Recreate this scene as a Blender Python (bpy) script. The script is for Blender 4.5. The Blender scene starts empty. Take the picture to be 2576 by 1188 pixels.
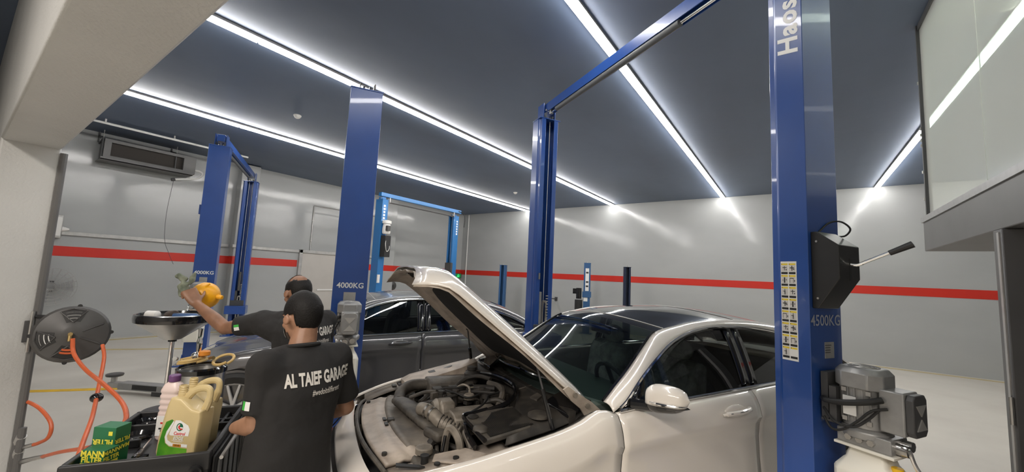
import bpy, bmesh, math, random
from mathutils import Vector, Matrix, Euler, noise
from mathutils.bvhtree import BVHTree
random.seed(7)
S = bpy.context.scene
COL = S.collection
R = math.radians
PI = math.pi

# ------------------------------------------------------------------ camera
F_PX, CAM_H = 1000.0, 1.64
_p, _r, _y = R(5.8), R(2.7), R(35.4)
FW = Vector((-math.sin(_y)*math.cos(_p), math.cos(_y)*math.cos(_p), math.sin(_p)))
_r0 = Vector((math.cos(_y), math.sin(_y), 0)); _u0 = _r0.cross(FW)
RT = _r0*math.cos(_r) + _u0*math.sin(_r)
UP = -_r0*math.sin(_r) + _u0*math.cos(_r)
cd = bpy.data.cameras.new('camera'); cam = bpy.data.objects.new('camera', cd); COL.objects.link(cam)
cd.sensor_fit = 'HORIZONTAL'; cd.sensor_width = 36.0; cd.lens = F_PX/2576*36.0
cd.clip_start = 0.05; cd.clip_end = 100
cam.matrix_world = Matrix(((RT.x, UP.x, -FW.x, 0), (RT.y, UP.y, -FW.y, 0), (RT.z, UP.z, -FW.z, CAM_H), (0, 0, 0, 1)))
S.camera = cam

# ------------------------------------------------------------------ world, lights, exposure
W = bpy.data.worlds.new('world'); S.world = W; W.use_nodes = True
W.node_tree.nodes['Background'].inputs[0].default_value = (0.55, 0.6, 0.7, 1)
W.node_tree.nodes['Background'].inputs[1].default_value = 0.03
STRIP_L = 43.0        # radiance of the LED strips
S.view_settings.view_transform = 'Standard'; S.view_settings.look = 'None'
S.view_settings.exposure = 0.0; S.view_settings.gamma = 1.0; S.view_settings.use_curve_mapping = False
def area(name, loc, size, energy, color, rot=(0, 0, 0)):
    d = bpy.data.lights.new(name, 'AREA'); d.shape = 'RECTANGLE'; d.size, d.size_y = size; d.energy = energy; d.color = color
    o = bpy.data.objects.new(name, d); o.location = loc; o.rotation_euler = rot; COL.objects.link(o); return o
area('ceiling_lamp', (-1.2, -2.2, 4.0), (3.0, 0.5), 190, (1.0, 0.91, 0.82))
area('ceiling_lamp', (1.6, -2.6, 4.0), (2.0, 0.5), 120, (1.0, 0.91, 0.82))
if hasattr(S, 'cycles'):
    S.cycles.use_denoising = True
    S.cycles.max_bounces = 8; S.cycles.transparent_max_bounces = 12
    S.cycles.sample_clamp_indirect = 6.0

# ------------------------------------------------------------------ materials
def mat(name, col, rough=0.5, metal=0.0, coat=0.0, spec=0.5, vary=None, bump=None, emit=None, alpha=None, rvary=None):
    m = bpy.data.materials.new(name); m.use_nodes = True
    nt = m.node_tree; b = nt.nodes['Principled BSDF']
    c = (*col, 1) if len(col) == 3 else col
    b.inputs['Base Color'].default_value = c
    b.inputs['Roughness'].default_value = rough; b.inputs['Metallic'].default_value = metal
    b.inputs['Coat Weight'].default_value = coat; b.inputs['Coat Roughness'].default_value = 0.04
    b.inputs['Specular IOR Level'].default_value = spec
    m.diffuse_color = c
    tc = None
    def coords(scale, stretch=(1, 1, 1)):
        nonlocal tc
        if tc is None: tc = nt.nodes.new('ShaderNodeTexCoord')
        mp = nt.nodes.new('ShaderNodeMapping'); mp.inputs['Scale'].default_value = [scale*s for s in stretch]
        nt.links.new(tc.outputs['Object'], mp.inputs['Vector'])
        return mp.outputs['Vector']
    if vary:    # (scale, amount[, second colour][, stretch])
        n = nt.nodes.new('ShaderNodeTexNoise'); n.inputs['Scale'].default_value = 1; n.inputs['Detail'].default_value = 5
        nt.links.new(coords(vary[0], vary[3] if len(vary) > 3 else (1, 1, 1)), n.inputs['Vector'])
        mx = nt.nodes.new('ShaderNodeMix'); mx.data_type = 'RGBA'
        c2 = vary[2] if len(vary) > 2 and vary[2] else tuple(x*(1-vary[1]) for x in c[:3])
        mx.inputs['A'].default_value = c; mx.inputs['B'].default_value = (*c2, 1)
        rp = nt.nodes.new('ShaderNodeMapRange'); rp.inputs['From Min'].default_value = 0.38; rp.inputs['From Max'].default_value = 0.66
        nt.links.new(n.outputs['Fac'], rp.inputs['Value']); nt.links.new(rp.outputs['Result'], mx.inputs['Factor'])
        nt.links.new(mx.outputs['Result'], b.inputs['Base Color'])
        if rvary:
            r2 = nt.nodes.new('ShaderNodeMapRange'); r2.inputs['From Min'].default_value = 0.35; r2.inputs['From Max'].default_value = 0.65
            r2.inputs['To Min'].default_value = rough; r2.inputs['To Max'].default_value = rvary
            nt.links.new(n.outputs['Fac'], r2.inputs['Value']); nt.links.new(r2.outputs['Result'], b.inputs['Roughness'])
    if bump:    # list of (scale, strength, distance)
        prev = None
        for (sc, st, di) in bump:
            n = nt.nodes.new('ShaderNodeTexNoise'); n.inputs['Scale'].default_value = 1; n.inputs['Detail'].default_value = 3
            nt.links.new(coords(sc), n.inputs['Vector'])
            bp = nt.nodes.new('ShaderNodeBump'); bp.inputs['Strength'].default_value = st; bp.inputs['Distance'].default_value = di
            nt.links.new(n.outputs['Fac'], bp.inputs['Height'])
            if prev: nt.links.new(prev.outputs['Normal'], bp.inputs['Normal'])
            prev = bp
        nt.links.new(prev.outputs['Normal'], b.inputs['Normal'])
    if emit:
        b.inputs['Emission Color'].default_value = (*emit[0], 1); b.inputs['Emission Strength'].default_value = emit[1]
    return m
def glass(name, tint, gloss=0.04, refl=1.0, rough=0.0, haze=None):
    m = bpy.data.materials.new(name); m.use_nodes = True; nt = m.node_tree
    for n in list(nt.nodes): nt.nodes.remove(n)
    out = nt.nodes.new('ShaderNodeOutputMaterial'); mix = nt.nodes.new('ShaderNodeMixShader')
    tr = nt.nodes.new('ShaderNodeBsdfTransparent'); gl = nt.nodes.new('ShaderNodeBsdfGlossy'); lw = nt.nodes.new('ShaderNodeLayerWeight')
    pw = nt.nodes.new('ShaderNodeMath'); pw.operation = 'POWER'; pw.inputs[1].default_value = 4.0; nt.links.new(lw.outputs['Facing'], pw.inputs[0])
    fr = nt.nodes.new('ShaderNodeMath'); fr.operation = 'MULTIPLY_ADD'; fr.inputs[1].default_value = 0.9; fr.inputs[2].default_value = gloss; nt.links.new(pw.outputs[0], fr.inputs[0])
    tr.inputs['Color'].default_value = (*tint, 1); gl.inputs['Roughness'].default_value = rough; gl.inputs['Color'].default_value = (refl, refl, refl, 1)
    src = tr.outputs[0]
    if haze:
        df = nt.nodes.new('ShaderNodeBsdfDiffuse'); df.inputs['Color'].default_value = (*haze[0], 1)
        m2 = nt.nodes.new('ShaderNodeMixShader'); m2.inputs[0].default_value = haze[1]
        nt.links.new(tr.outputs[0], m2.inputs[1]); nt.links.new(df.outputs[0], m2.inputs[2]); src = m2.outputs[0]
    nt.links.new(fr.outputs[0], mix.inputs[0]); nt.links.new(src, mix.inputs[1]); nt.links.new(gl.outputs[0], mix.inputs[2])
    nt.links.new(mix.outputs[0], out.inputs[0]); m.diffuse_color = (*tint, 0.4)
    return m

MT = dict(
    wall=mat('wall_paint', (0.43, 0.438, 0.432), 0.13, vary=(0.5, 0.08, None, (1, 1, 2.5)), bump=[(0.8, 0.25, 0.05), (4, 0.12, 0.012), (70, 0.05, 0.002)]),
    wall_rough=mat('stippled_wall_paint', (0.56, 0.565, 0.555), 0.45, vary=(0.8, 0.12), bump=[(3, 0.3, 0.03), (60, 0.5, 0.006)]),
    red=mat('red_stripe_paint', (0.58, 0.028, 0.016), 0.32, bump=[(0.9, 0.3, 0.04)]),
    ceil=mat('charcoal_ceiling_paint', (0.115, 0.152, 0.228), 0.5, vary=(0.45, 0.35, None, (1.0, 0.35, 1)), bump=[(2.2, 0.2, 0.02)]),
    floor=mat('epoxy_floor', (0.66, 0.625, 0.555), 0.32, vary=(0.7, 0.1, (0.57, 0.535, 0.475)), bump=[(1.5, 0.08, 0.01), (40, 0.03, 0.001)], rvary=0.5),
    yellow=mat('yellow_floor_paint', (0.86, 0.52, 0.015), 0.45, vary=(6, 0.2)),
    yellow_worn=mat('worn_yellow_paint', (0.60, 0.48, 0.22), 0.5, vary=(3, 0.2)),
    blue=mat('royal_blue_powder_coat', (0.020, 0.072, 0.29), 0.28, coat=0.35, vary=(3, 0.1), bump=[(160, 0.12, 0.001)]),
    blue_lt=mat('light_blue_powder_coat', (0.02, 0.16, 0.42), 0.35, coat=0.25, bump=[(120, 0.1, 0.001)]),
    blue_steel=mat('steel_blue_paint', (0.03, 0.10, 0.24), 0.4),
    navy=mat('navy_paint', (0.012, 0.02, 0.05), 0.35),
    steel=mat('brushed_steel', (0.62, 0.61, 0.59), 0.28, metal=1.0, vary=(8, 0.15)),
    chrome=mat('chrome', (0.8, 0.8, 0.8), 0.07, metal=1.0),
    alu=mat('cast_aluminium_paint', (0.34, 0.34, 0.335), 0.38, metal=0.35, vary=(20, 0.12), bump=[(80, 0.15, 0.002)]),
    zinc=mat('galvanised_grey', (0.50, 0.49, 0.47), 0.35, metal=0.5, vary=(10, 0.15)),
    frame=mat('grey_frame_paint', (0.125, 0.122, 0.12), 0.42, vary=(3, 0.12)),
    frame_dk=mat('dark_frame_paint', (0.06, 0.06, 0.062), 0.5),
    white=mat('white_plastic', (0.78, 0.77, 0.74), 0.4),
    cream=mat('milky_plastic', (0.76, 0.74, 0.66), 0.42),
    alloy=mat('silver_alloy', (0.62, 0.62, 0.62), 0.35, metal=0.3),
    black=mat('black_plastic', (0.018, 0.018, 0.019), 0.42, vary=(8, 0.2), bump=[(60, 0.1, 0.002)]),
    gloss_black=mat('gloss_black', (0.008, 0.008, 0.009), 0.12, coat=0.5),
    rubber=mat('black_rubber', (0.014, 0.014, 0.014), 0.62),
    dkgrey=mat('dark_grey_plastic', (0.072, 0.07, 0.069), 0.38, vary=(6, 0.2)),
    orange=mat('orange_hose', (0.62, 0.125, 0.04), 0.4, vary=(14, 0.15)),
    brass=mat('brass', (0.62, 0.45, 0.2), 0.3, metal=1.0),
    amber=mat('amber_hose', (0.60, 0.42, 0.16), 0.35),
    gold=mat('gold_plastic', (0.58, 0.46, 0.235), 0.36, coat=0.1, vary=(5, 0.06)),
    green=mat('label_green', (0.05, 0.23, 0.02), 0.35, vary=(9, 0.35, (0.14, 0.4, 0.03))),
    dgreen=mat('carton_green', (0.012, 0.14, 0.055), 0.5, vary=(10, 0.25)),
    cyellow=mat('carton_yellow', (0.75, 0.66, 0.06), 0.5),
    label=mat('label_white', (0.80, 0.80, 0.78), 0.4),
    redp=mat('label_red', (0.65, 0.03, 0.03), 0.4),
    orangep=mat('label_orange', (0.72, 0.26, 0.03), 0.4),
    purple=mat('purple_cap', (0.14, 0.055, 0.17), 0.4),
    pinkish=mat('pale_pink_bottle', (0.74, 0.60, 0.56), 0.35),
    funnel=mat('amber_yellow_plastic', (0.86, 0.40, 0.008), 0.35, vary=(6, 0.1)),
    rag=mat('grey_green_rag', (0.22, 0.24, 0.18), 0.9, vary=(20, 0.6, (0.09, 0.11, 0.08))),
    ink=mat('black_print', (0.015, 0.015, 0.015), 0.5),
    text=mat('white_print', (0.82, 0.82, 0.80), 0.45),
    shirt_text=mat('shirt_print', (0.66, 0.63, 0.58), 0.7),
    skin=mat('brown_skin', (0.27, 0.135, 0.078), 0.48, vary=(18, 0.22), bump=[(120, 0.1, 0.001)]),
    skin2=mat('light_brown_skin', (0.36, 0.19, 0.115), 0.46, vary=(18, 0.2), bump=[(120, 0.1, 0.001)]),
    hair=mat('black_hair', (0.008, 0.007, 0.0065), 0.6, spec=.25, bump=[(140, 0.6, 0.004)]),
    stubble=mat('dark_stubble', (.055, .035, .026), .6),
    shirt=mat('black_cotton', (0.017, 0.016, 0.016), 0.85, vary=(5, 0.25), bump=[(9, 0.5, 0.02), (220, 0.15, 0.001)]),
    trouser=mat('charcoal_trousers', (0.02, 0.02, 0.022), 0.85),
    white_paint=mat('pearl_white_car_paint', (0.80, 0.745, 0.675), 0.22, coat=0.9, spec=0.5),
    grey_paint=mat('graphite_car_paint', (0.085, 0.083, 0.086), 0.3, metal=0.25, coat=1.0),
    glass_dk=glass('tinted_glass', (0.24, 0.26, 0.25)),
    glass_ws=glass('windscreen_glass', (0.27, 0.33, 0.31), refl=0.95),
    roof=mat('black_roof_glass', (0.012, 0.012, 0.014), 0.06, coat=0.5),
    engine=mat('dusty_engine_plastic', (0.10, 0.088, 0.073), 0.6, vary=(16, 0.55, (0.05, 0.045, 0.04)), bump=[(50, 0.25, 0.004)]),
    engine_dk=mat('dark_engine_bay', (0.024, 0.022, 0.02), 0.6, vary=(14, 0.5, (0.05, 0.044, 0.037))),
    engine_lt=mat('dusty_alloy', (0.30, 0.265, 0.22), 0.5, metal=0.2, vary=(14, 0.45, (0.16, 0.14, 0.115))),
    dusty_white=mat('dusty_white_panel', (0.50, 0.43, 0.36), 0.45, vary=(9, 0.4, (0.30, 0.25, 0.205))),
    dusty_grey=mat('dusty_grey_plastic', (0.21, 0.185, 0.155), 0.55, vary=(10, 0.5, (0.12, 0.105, 0.09))),
    pad=mat('black_felt_pad', (0.013, 0.0125, 0.013), 0.9, vary=(6, 0.3), bump=[(30, 0.3, 0.01)]),
    seat=mat('charcoal_upholstery', (0.03, 0.03, 0.032), 0.7),
    wrap=mat('plastic_wrap', (0.60, 0.61, 0.61), 0.22, vary=(12, 0.4), bump=[(16, 0.8, 0.03)]),
    led=mat('led_diffuser', (0.9, 0.9, 0.9), 0.4, emit=((1.0, 0.972, 0.935), STRIP_L)),
    exit=mat('exit_sign_green', (0.02, 0.3, 0.08), 0.4, emit=((0.05, 0.9, 0.25), 1.2)),
    door=mat('door_paint', (0.52, 0.49, 0.45), 0.4, vary=(2, 0.06)),
    pale=mat('pale_office_paint', (0.72, 0.70, 0.62), 0.5),
    dark_in=mat('dark_interior', (0.03, 0.024, 0.019), 0.7),
    pane=glass('hazed_glass', (0.82, 0.90, 0.85), haze=((0.92, 0.92, 0.86), 0.6)),  # pale veil over the office panes, mixed in as diffuse haze
    pane_clear=glass('clear_pane', (0.86, 0.93, 0.89)),
)

# ------------------------------------------------------------------ mesh helpers
def frame_of(d):
    d = Vector(d).normalized(); a = Vector((0, 0, 1)) if abs(d.z) < 0.9 else Vector((1, 0, 0))
    u = d.cross(a).normalized(); return u, u.cross(d).normalized(), d
class MB:
    def __init__(s): s.bm = bmesh.new()
    def face(s, vs):
        try: return s.bm.faces.new(vs)
        except ValueError: return None
    def box(s, c, size, rot=None):
        M = Matrix.Translation(c) @ (rot.to_matrix().to_4x4() if isinstance(rot, Euler) else (rot if rot is not None else Matrix()))
        x, y, z = [k/2 for k in size]
        v = [s.bm.verts.new(M @ Vector(p)) for p in ((-x,-y,-z),(x,-y,-z),(x,y,-z),(-x,y,-z),(-x,-y,z),(x,-y,z),(x,y,z),(-x,y,z))]
        for f in ((3,2,1,0),(4,5,6,7),(0,1,5,4),(1,2,6,5),(2,3,7,6),(3,0,4,7)): s.face([v[i] for i in f])
        return s
    def lohi(s, a, b): return s.box([(p+q)/2 for p, q in zip(a, b)], [abs(q-p) for p, q in zip(a, b)])
    def hexa(s, P):          # 8 corners, bottom ring then top ring
        v = [s.bm.verts.new(p) for p in P]
        for f in ((3,2,1,0),(4,5,6,7),(0,1,5,4),(1,2,6,5),(2,3,7,6),(3,0,4,7)): s.face([v[i] for i in f])
        return s
    def rings(s, rings, cap=True, closed=True):
        vr = [[s.bm.verts.new(p) for p in r] for r in rings]
        n = len(vr[0])
        for a, b in zip(vr, vr[1:]):
            for i in range(n if closed else n-1):
                j = (i+1) % n
                s.face((a[i], a[j], b[j], b[i]))
        if cap and closed:
            s.face(list(reversed(vr[0]))); s.face(vr[-1])
        return s
    def grid(s, rows): return s.rings(rows, cap=False, closed=False)
    def tube(s, pts, r, seg=8, cap=True):
        pts = [Vector(p) for p in pts]; n = len(pts)
        rs = r if isinstance(r, (list, tuple)) else [r]*n
        u = None; R_ = []
        for i, p in enumerate(pts):
            t = (pts[min(i+1, n-1)] - pts[max(i-1, 0)])
            if t.length < 1e-9: t = Vector((0, 0, 1))
            t.normalize()
            if u is None: u = frame_of(t)[0]
            u = (u - t*u.dot(t)); u = u.normalized() if u.length > 1e-6 else frame_of(t)[0]
            w = t.cross(u)
            R_.append([p + (u*math.cos(a) + w*math.sin(a))*rs[i] for a in [2*PI*k/seg for k in range(seg)]])
        return s.rings(R_, cap)
    def cyl(s, a, b, r, seg=16, r2=None): return s.tube([a, b], [r, r if r2 is None else r2], seg)
    def lathe(s, prof, base=(0, 0, 0), axis=(0, 0, 1), seg=24, cap=True, ph=0):   # prof: (radius, height)
        u, w, d = frame_of(axis); b = Vector(base)
        return s.rings([[b + d*h + (u*math.cos(a) + w*math.sin(a))*max(r, 1e-4) for a in [ph+2*PI*k/seg for k in range(seg)]] for r, h in prof], cap)
    def ell(s, c, rad, rot=None, seg=16, ring=10):
        M = Matrix.Translation(c) @ (rot.to_matrix().to_4x4() if rot else Matrix())
        rows = []
        for i in range(1, ring):
            t = PI*i/ring
            rows.append([M @ Vector((rad[0]*math.sin(t)*math.cos(a), rad[1]*math.sin(t)*math.sin(a), -rad[2]*math.cos(t))) for a in [2*PI*k/seg for k in range(seg)]])
        return s.rings(rows)
    def cap(s, a, ra, b, rb, seg=14):      # tapered capsule
        a, b = Vector(a), Vector(b); d = (b-a).normalized(); P, Q = [], []
        for k in range(1, 5):
            t = PI/2*(1-k/4.0); P.append((a - d*ra*math.sin(t), max(ra*math.cos(t), 1e-4)))
        for k in range(0, 4):
            t = PI/2*k/4.0; Q.append((b + d*rb*math.sin(t), rb*math.cos(t)))
        L = P+Q
        u, w, _ = frame_of(d)
        return s.rings([[p + (u*math.cos(x) + w*math.sin(x))*r for x in [2*PI*k/seg for k in range(seg)]] for p, r in L])
    def prism(s, poly, h0, h1, M=None):    # poly in (x, y), extruded along z, then moved by M
        M = M or Matrix()
        return s.rings([[M @ Vector((x, y, h)) for x, y in poly] for h in (h0, h1)])
    def merge(s, other): 
        me = bpy.data.meshes.new('t'); other.bm.to_mesh(me); s.bm.from_mesh(me); bpy.data.meshes.remove(me); return s
    def xf(s, M): bmesh.ops.transform(s.bm, matrix=M, verts=s.bm.verts); return s
    def recalc(s): bmesh.ops.recalc_face_normals(s.bm, faces=s.bm.faces); return s
def obj(name, mb, m, parent=None, ang=35, bev=0, sub=0, solid=0, label=None, flip=False, recalc=True):
    if recalc: mb.recalc()
    if flip: bmesh.ops.reverse_faces(mb.bm, faces=mb.bm.faces)
    me = bpy.data.meshes.new(name); mb.bm.to_mesh(me); mb.bm.free()
    for mm in (m if isinstance(m, (list, tuple)) else [m]): me.materials.append(mm if not isinstance(mm, str) else MT[mm])
    if ang:
        me.shade_smooth(); me.set_sharp_from_angle(angle=R(ang))
    o = bpy.data.objects.new(name, me); COL.objects.link(o)
    if parent is not None: o.parent = parent
    if solid:
        k = o.modifiers.new('solid', 'SOLIDIFY'); k.thickness = solid; k.offset = -1
    if bev:
        k = o.modifiers.new('bevel', 'BEVEL'); k.width = bev; k.segments = 2; k.limit_method = 'ANGLE'; k.angle_limit = R(40)
    if sub:
        k = o.modifiers.new('sub', 'SUBSURF'); k.levels = sub; k.render_levels = sub
    if label: o['label'] = label
    return o
def tag(o, label, cat, group=None):
    o['label'] = label; o['category'] = cat
    if group: o['group'] = group
    return o
def thing(name, label, cat, loc=(0, 0, 0), rz=0, group=None):
    o = bpy.data.objects.new(name, None); COL.objects.link(o); o.empty_display_size = 0.1
    o.location = loc; o.rotation_euler = (0, 0, rz); return tag(o, label, cat, group)
def struct(name, mb, m, parent=None, label=None, **k):
    o = obj(name, mb, m, parent, **k)
    if parent is None: o['kind'] = 'structure'
    if label: o['label'] = label
    return o
def dup(root, loc, rz, label=None):
    r = root.copy(); COL.objects.link(r); r.location = loc; r.rotation_euler = (0, 0, rz)
    if label: r['label'] = label
    def rec(src, dst):
        for ch in list(src.children):
            c = ch.copy(); COL.objects.link(c); c.parent = dst; rec(ch, c)
    rec(root, r); return r
def textmesh(txt, size, bold=0.0, shear=0.0, align='CENTER', space=1.0, line=1.0):
    """printed lettering as a thin mesh in the xy plane: (verts, faces)"""
    cu = bpy.data.curves.new('t', 'FONT'); cu.body = txt; cu.size = size; cu.align_x = align; cu.align_y = 'CENTER'
    cu.offset = bold*size; cu.shear = shear; cu.space_character = space; cu.space_line = line; cu.resolution_u = 3
    o = bpy.data.objects.new('t', cu); COL.objects.link(o)
    dg = bpy.context.evaluated_depsgraph_get(); dg.update()
    me = bpy.data.meshes.new_from_object(o.evaluated_get(dg))
    vs = [v.co.copy() for v in me.vertices]; fs = [list(p.vertices) for p in me.polygons]
    bpy.data.objects.remove(o); bpy.data.curves.remove(cu); bpy.data.meshes.remove(me)
    return vs, fs
def addmesh(mb, vf, M):
    vs = [mb.bm.verts.new(M @ v if not callable(M) else M(v)) for v in vf[0]]
    for f in vf[1]: mb.face([vs[i] for i in f])
    return mb
def basis(o, x, y, z=None):
    x, y = Vector(x).normalized(), Vector(y).normalized(); z = Vector(z) if z else x.cross(y)
    M = Matrix.Identity(4)
    for i in range(3): M[i][0], M[i][1], M[i][2], M[i][3] = x[i], y[i], z[i], o[i]
    return M
def curve(pts, n=8):
    """Catmull-Rom through the points"""
    P = [Vector(p) for p in pts]; P = [2*P[0]-P[1]] + P + [2*P[-1]-P[-2]]; out = []
    for i in range(1, len(P)-2):
        for k in range(n):
            t = k/n; a, b, c, d = P[i-1:i+3]
            out.append(0.5*((2*b) + (c-a)*t + (2*a-5*b+4*c-d)*t*t + (3*b-a-3*c+d)*t**3))
    return out + [P[-2]]
def interp(tab, x):
    if x <= tab[0][0]: return tab[0][1]
    for (a, u), (b, v) in zip(tab, tab[1:]):
        if x <= b: return u + (v-u)*(x-a)/(b-a)
    return tab[-1][1]
def smooth_interp(tab, x):
    """Catmull-Rom over a table of (x, value)"""
    if x <= tab[0][0]: return tab[0][1]
    if x >= tab[-1][0]: return tab[-1][1]
    for i in range(len(tab)-1):
        (a, u), (b, v) = tab[i], tab[i+1]
        if x <= b:
            t = (x-a)/(b-a)
            m0 = (v - tab[i-1][1])/(b - tab[i-1][0])*(b-a) if i else v-u
            m1 = (tab[i+2][1]-u)/(tab[i+2][0]-a)*(b-a) if i+2 < len(tab) else v-u
            return (2*t**3-3*t**2+1)*u + (t**3-2*t*t+t)*m0 + (-2*t**3+3*t*t)*v + (t**3-t*t)*m1
def fuse(mb, voxel, smooth=6, fac=0.5):
    """union of overlapping closed shapes as one continuous surface"""
    mb.recalc(); me = bpy.data.meshes.new('f'); mb.bm.to_mesh(me); mb.bm.free()
    o = bpy.data.objects.new('f', me); COL.objects.link(o)
    k = o.modifiers.new('r', 'REMESH'); k.mode = 'VOXEL'; k.voxel_size = voxel
    if smooth:
        k = o.modifiers.new('s', 'SMOOTH'); k.factor = fac; k.iterations = smooth
    dg = bpy.context.evaluated_depsgraph_get(); dg.update()
    out = bpy.data.meshes.new_from_object(o.evaluated_get(dg))
    bpy.data.objects.remove(o); bpy.data.meshes.remove(me)
    r = MB(); r.bm.from_mesh(out); bpy.data.meshes.remove(out); return r
# ------------------------------------------------------------------ the hall
XL, XR, YB, YF, ZC = -11.5, 5.5, 12.56, -5.0, 4.17
struct('floor', MB().lohi((XL-.2, YF-.2, -.2), (XR+.2, YB+.2, 0)), 'floor')
struct('ceiling', MB().lohi((XL-.2, YF-.2, ZC), (XR+.2, YB+.2, ZC+.2)), 'ceil')
struct('wall_left', MB().lohi((XL-.2, YF, 0), (XL, YB, ZC)), 'wall')
struct('wall_back', MB().lohi((XL, YB, 0), (XR, YB+.2, ZC)), 'wall')
struct('wall_right', MB().lohi((XR, YF, 0), (XR+.2, YB, ZC)), 'wall_rough')
struct('wall_front', MB().lohi((XL, YF-.2, 0), (XR, YF, ZC)), 'wall_rough')
# dividing wall by the camera: its free end (the pillar) and the lintel over the opening
mb = MB().lohi((XL, .13, 0), (-4.72, .43, ZC)).lohi((-4.72, .13, 2.47), (1.0, .43, ZC))
struct('wall_near', mb, 'wall_rough', label='grey wall end and lintel framing the opening beside the camera', bev=.012)
struct('trim_1', MB().tube([(-4.705, .445, 0), (-4.705, .445, 2.44)], .022, 10), 'frame', label='round corner guard on the end of the near wall')
# pilasters on the left wall
for y0, y1 in ((4.03, 4.45), (8.44, 8.88)):
    struct('pilaster', MB().lohi((XL, y0, 0), (XL+.25, y1, ZC-.02)), 'wall', bev=.01)
# red stripe round the walls
Z0, Z1 = 1.625, 1.815
n = 2
def stripe(a, b):
    global n
    struct('trim_%d' % n, MB().lohi(a, b), 'red', label='red painted stripe running along the grey wall'); n += 1
for y0, y1 in ((-.0, 4.03), (4.45, 5.72), (7.03, 8.44), (8.88, YB)): stripe((XL, y0 if y0 > .4 else .43, Z0), (XL+.006, y1, Z1))
for y0, y1 in ((4.03, 4.45), (8.44, 8.88)):
    stripe((XL+.25, y0, Z0), (XL+.256, y1, Z1)); stripe((XL, y0-.006, Z0), (XL+.25, y0, Z1))
stripe((XL, YB-.006, Z0), (XR, YB, Z1))
# painted floor lines
def fline(a, b, w, m='yellow'):
    global n
    a, b = Vector((*a, 0)), Vector((*b, 0)); d = (b-a).normalized(); p = Vector((-d.y, d.x, 0))*w/2; u = Vector((0, 0, .003))
    struct('trim_%d' % n, MB().hexa([a-p, b-p, b+p, a+p, a-p+u, b-p+u, b+p+u, a+p+u]), m, label='yellow line painted on the workshop floor'); n += 1
fline((-8.3, -.3), (-5.2, 3.75), .10)
fline((-10.6, 1.05), (-8.2, 4.4), .10, 'yellow_worn')
fline((-4.15, .72), (-3.3, 2.3), .10)
fline((XL+.3, .5), (XL+.3, YB-.25), .12, 'yellow_worn')
fline((XL+.3, YB-.22), (XR-.3, YB-.22), .12, 'yellow_worn')
# personnel door in the left wall
d1 = struct('door_1', MB().lohi((XL, 5.83, .01), (XL+.03, 6.93, 2.03)), 'door', bev=.004)
fm = MB()
for a, b in (((XL, 5.74, 0), (XL+.07, 5.83, 2.12)), ((XL, 6.93, 0), (XL+.07, 7.02, 2.12)), ((XL, 5.74, 2.03), (XL+.07, 7.02, 2.12))): fm.lohi(a, b)
obj('door_frame', fm, 'zinc', d1, bev=.005)
obj('push_bar', MB().lohi((XL+.03, 6.35, .96), (XL+.06, 6.88, 1.0)).lohi((XL+.03, 6.4, .955), (XL+.045, 6.44, 1.005)), 'white', d1)
for k in range(3): obj('hinge', MB().cyl((XL+.035, 5.835, .3+k*.7), (XL+.035, 5.835, .4+k*.7), .012, 8), 'steel', d1)

# ------------------------------------------------------------------ LED strips along the ceiling
where = ('leftmost, over the left wall side', 'second from the left, passing over the near blue post', 'third from the left, crossing behind the overhead beam', 'rightmost, running behind the office glass')
for i, (x, ph) in enumerate(((-8.17, -.32), (-4.83, .18), (-1.585, .6), (1.66, .45))):
    t = thing('led_strip_light', 'white LED strip light, ' + where[i], 'light', (x, 0, ZC-.002), group='ceiling LED strips')
    obj('light_channel', MB().lohi((-.052, .5, -.028), (.052, YB-.03, 0)), 'zinc', t)
    y = ph
    while y < YB-.1:
        a, b = max(y, .5)+.012, min(y+1.56, YB-.04)-.012
        if b-a > .1:
            mb = MB(); prof = [(-.04, 0), (-.04, -.02), (-.025, -.036), (.025, -.036), (.04, -.02), (.04, 0)]
            mb.rings([[Vector((px, yy, pz-.028)) for px, pz in prof] for yy in (a, b)])
            obj('diffuser', mb, 'led', t)
        y += 1.56
# smoke detectors
for k, (x, y) in enumerate(((-6.77, 3.13), (-6.81, 9.65))):
    t = thing('smoke_detector', ('white round smoke detector on ceiling, the nearer of the two', 'white round smoke detector on ceiling, the farther of the two')[k], 'detector', (x, y, ZC), group='smoke detectors')
    obj('base', MB().lathe([(.06, 0), (.062, -.015), (.055, -.022)], seg=20), 'white', t)
    obj('sensor_head', MB().lathe([(.052, -.022), (.046, -.04), (.03, -.052), (.012, -.055)], seg=20), 'white', t)

# ------------------------------------------------------------------ upstairs office at the right: slab, frame, glass
G, YE, ZB, ZT = 1.0, 5.08, 2.05, 2.335
st = struct('trim_%d' % n, MB().lohi((G, .9, ZB), (XR, YE+.12, ZT)), 'frame', label='grey edge beam carrying the glazed office', bev=.006); n += 1
struct('trim_%d' % n, MB().lohi((G-.012, .9, ZT-.02), (G+.09, YE+.13, ZT+.03)), 'alu', label='metal sill under the office glass'); n += 1
w1 = struct('window_1', MB().lohi((G, YE-.035, ZT+.03), (G+.05, YE+.01, ZC)), 'zinc', label='glazed front of the upstairs office')
obj('window_frame', MB().lohi((G-.01, YE-.06, ZT+.03), (G+.02, YE-.035, ZC)).lohi((G, .9, ZC-.05), (G+.06, YE, ZC)), 'frame_dk', w1)
for k in range(3):
    obj('pane', MB().lohi((G+.012, 1.0+k*1.36, ZT+.03), (G+.022, 2.352+k*1.36 if k < 2 else YE-.04, ZC-.05)), 'pane', w1, ang=0)
for z in (2.5, 2.75, 3.0, 3.05, 3.1, 3.16, 3.6): obj('frame_clip', MB().lohi((G-.018, YE-.05, z), (G-.008, YE-.03, z+.025)), 'steel', w1)
struct('window_2', MB().lohi((G+.05, YE-.02, ZT+.03), (XR, YE-.01, ZC-.072)), 'pane_clear', label='glass end of the upstairs office', ang=0)
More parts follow.
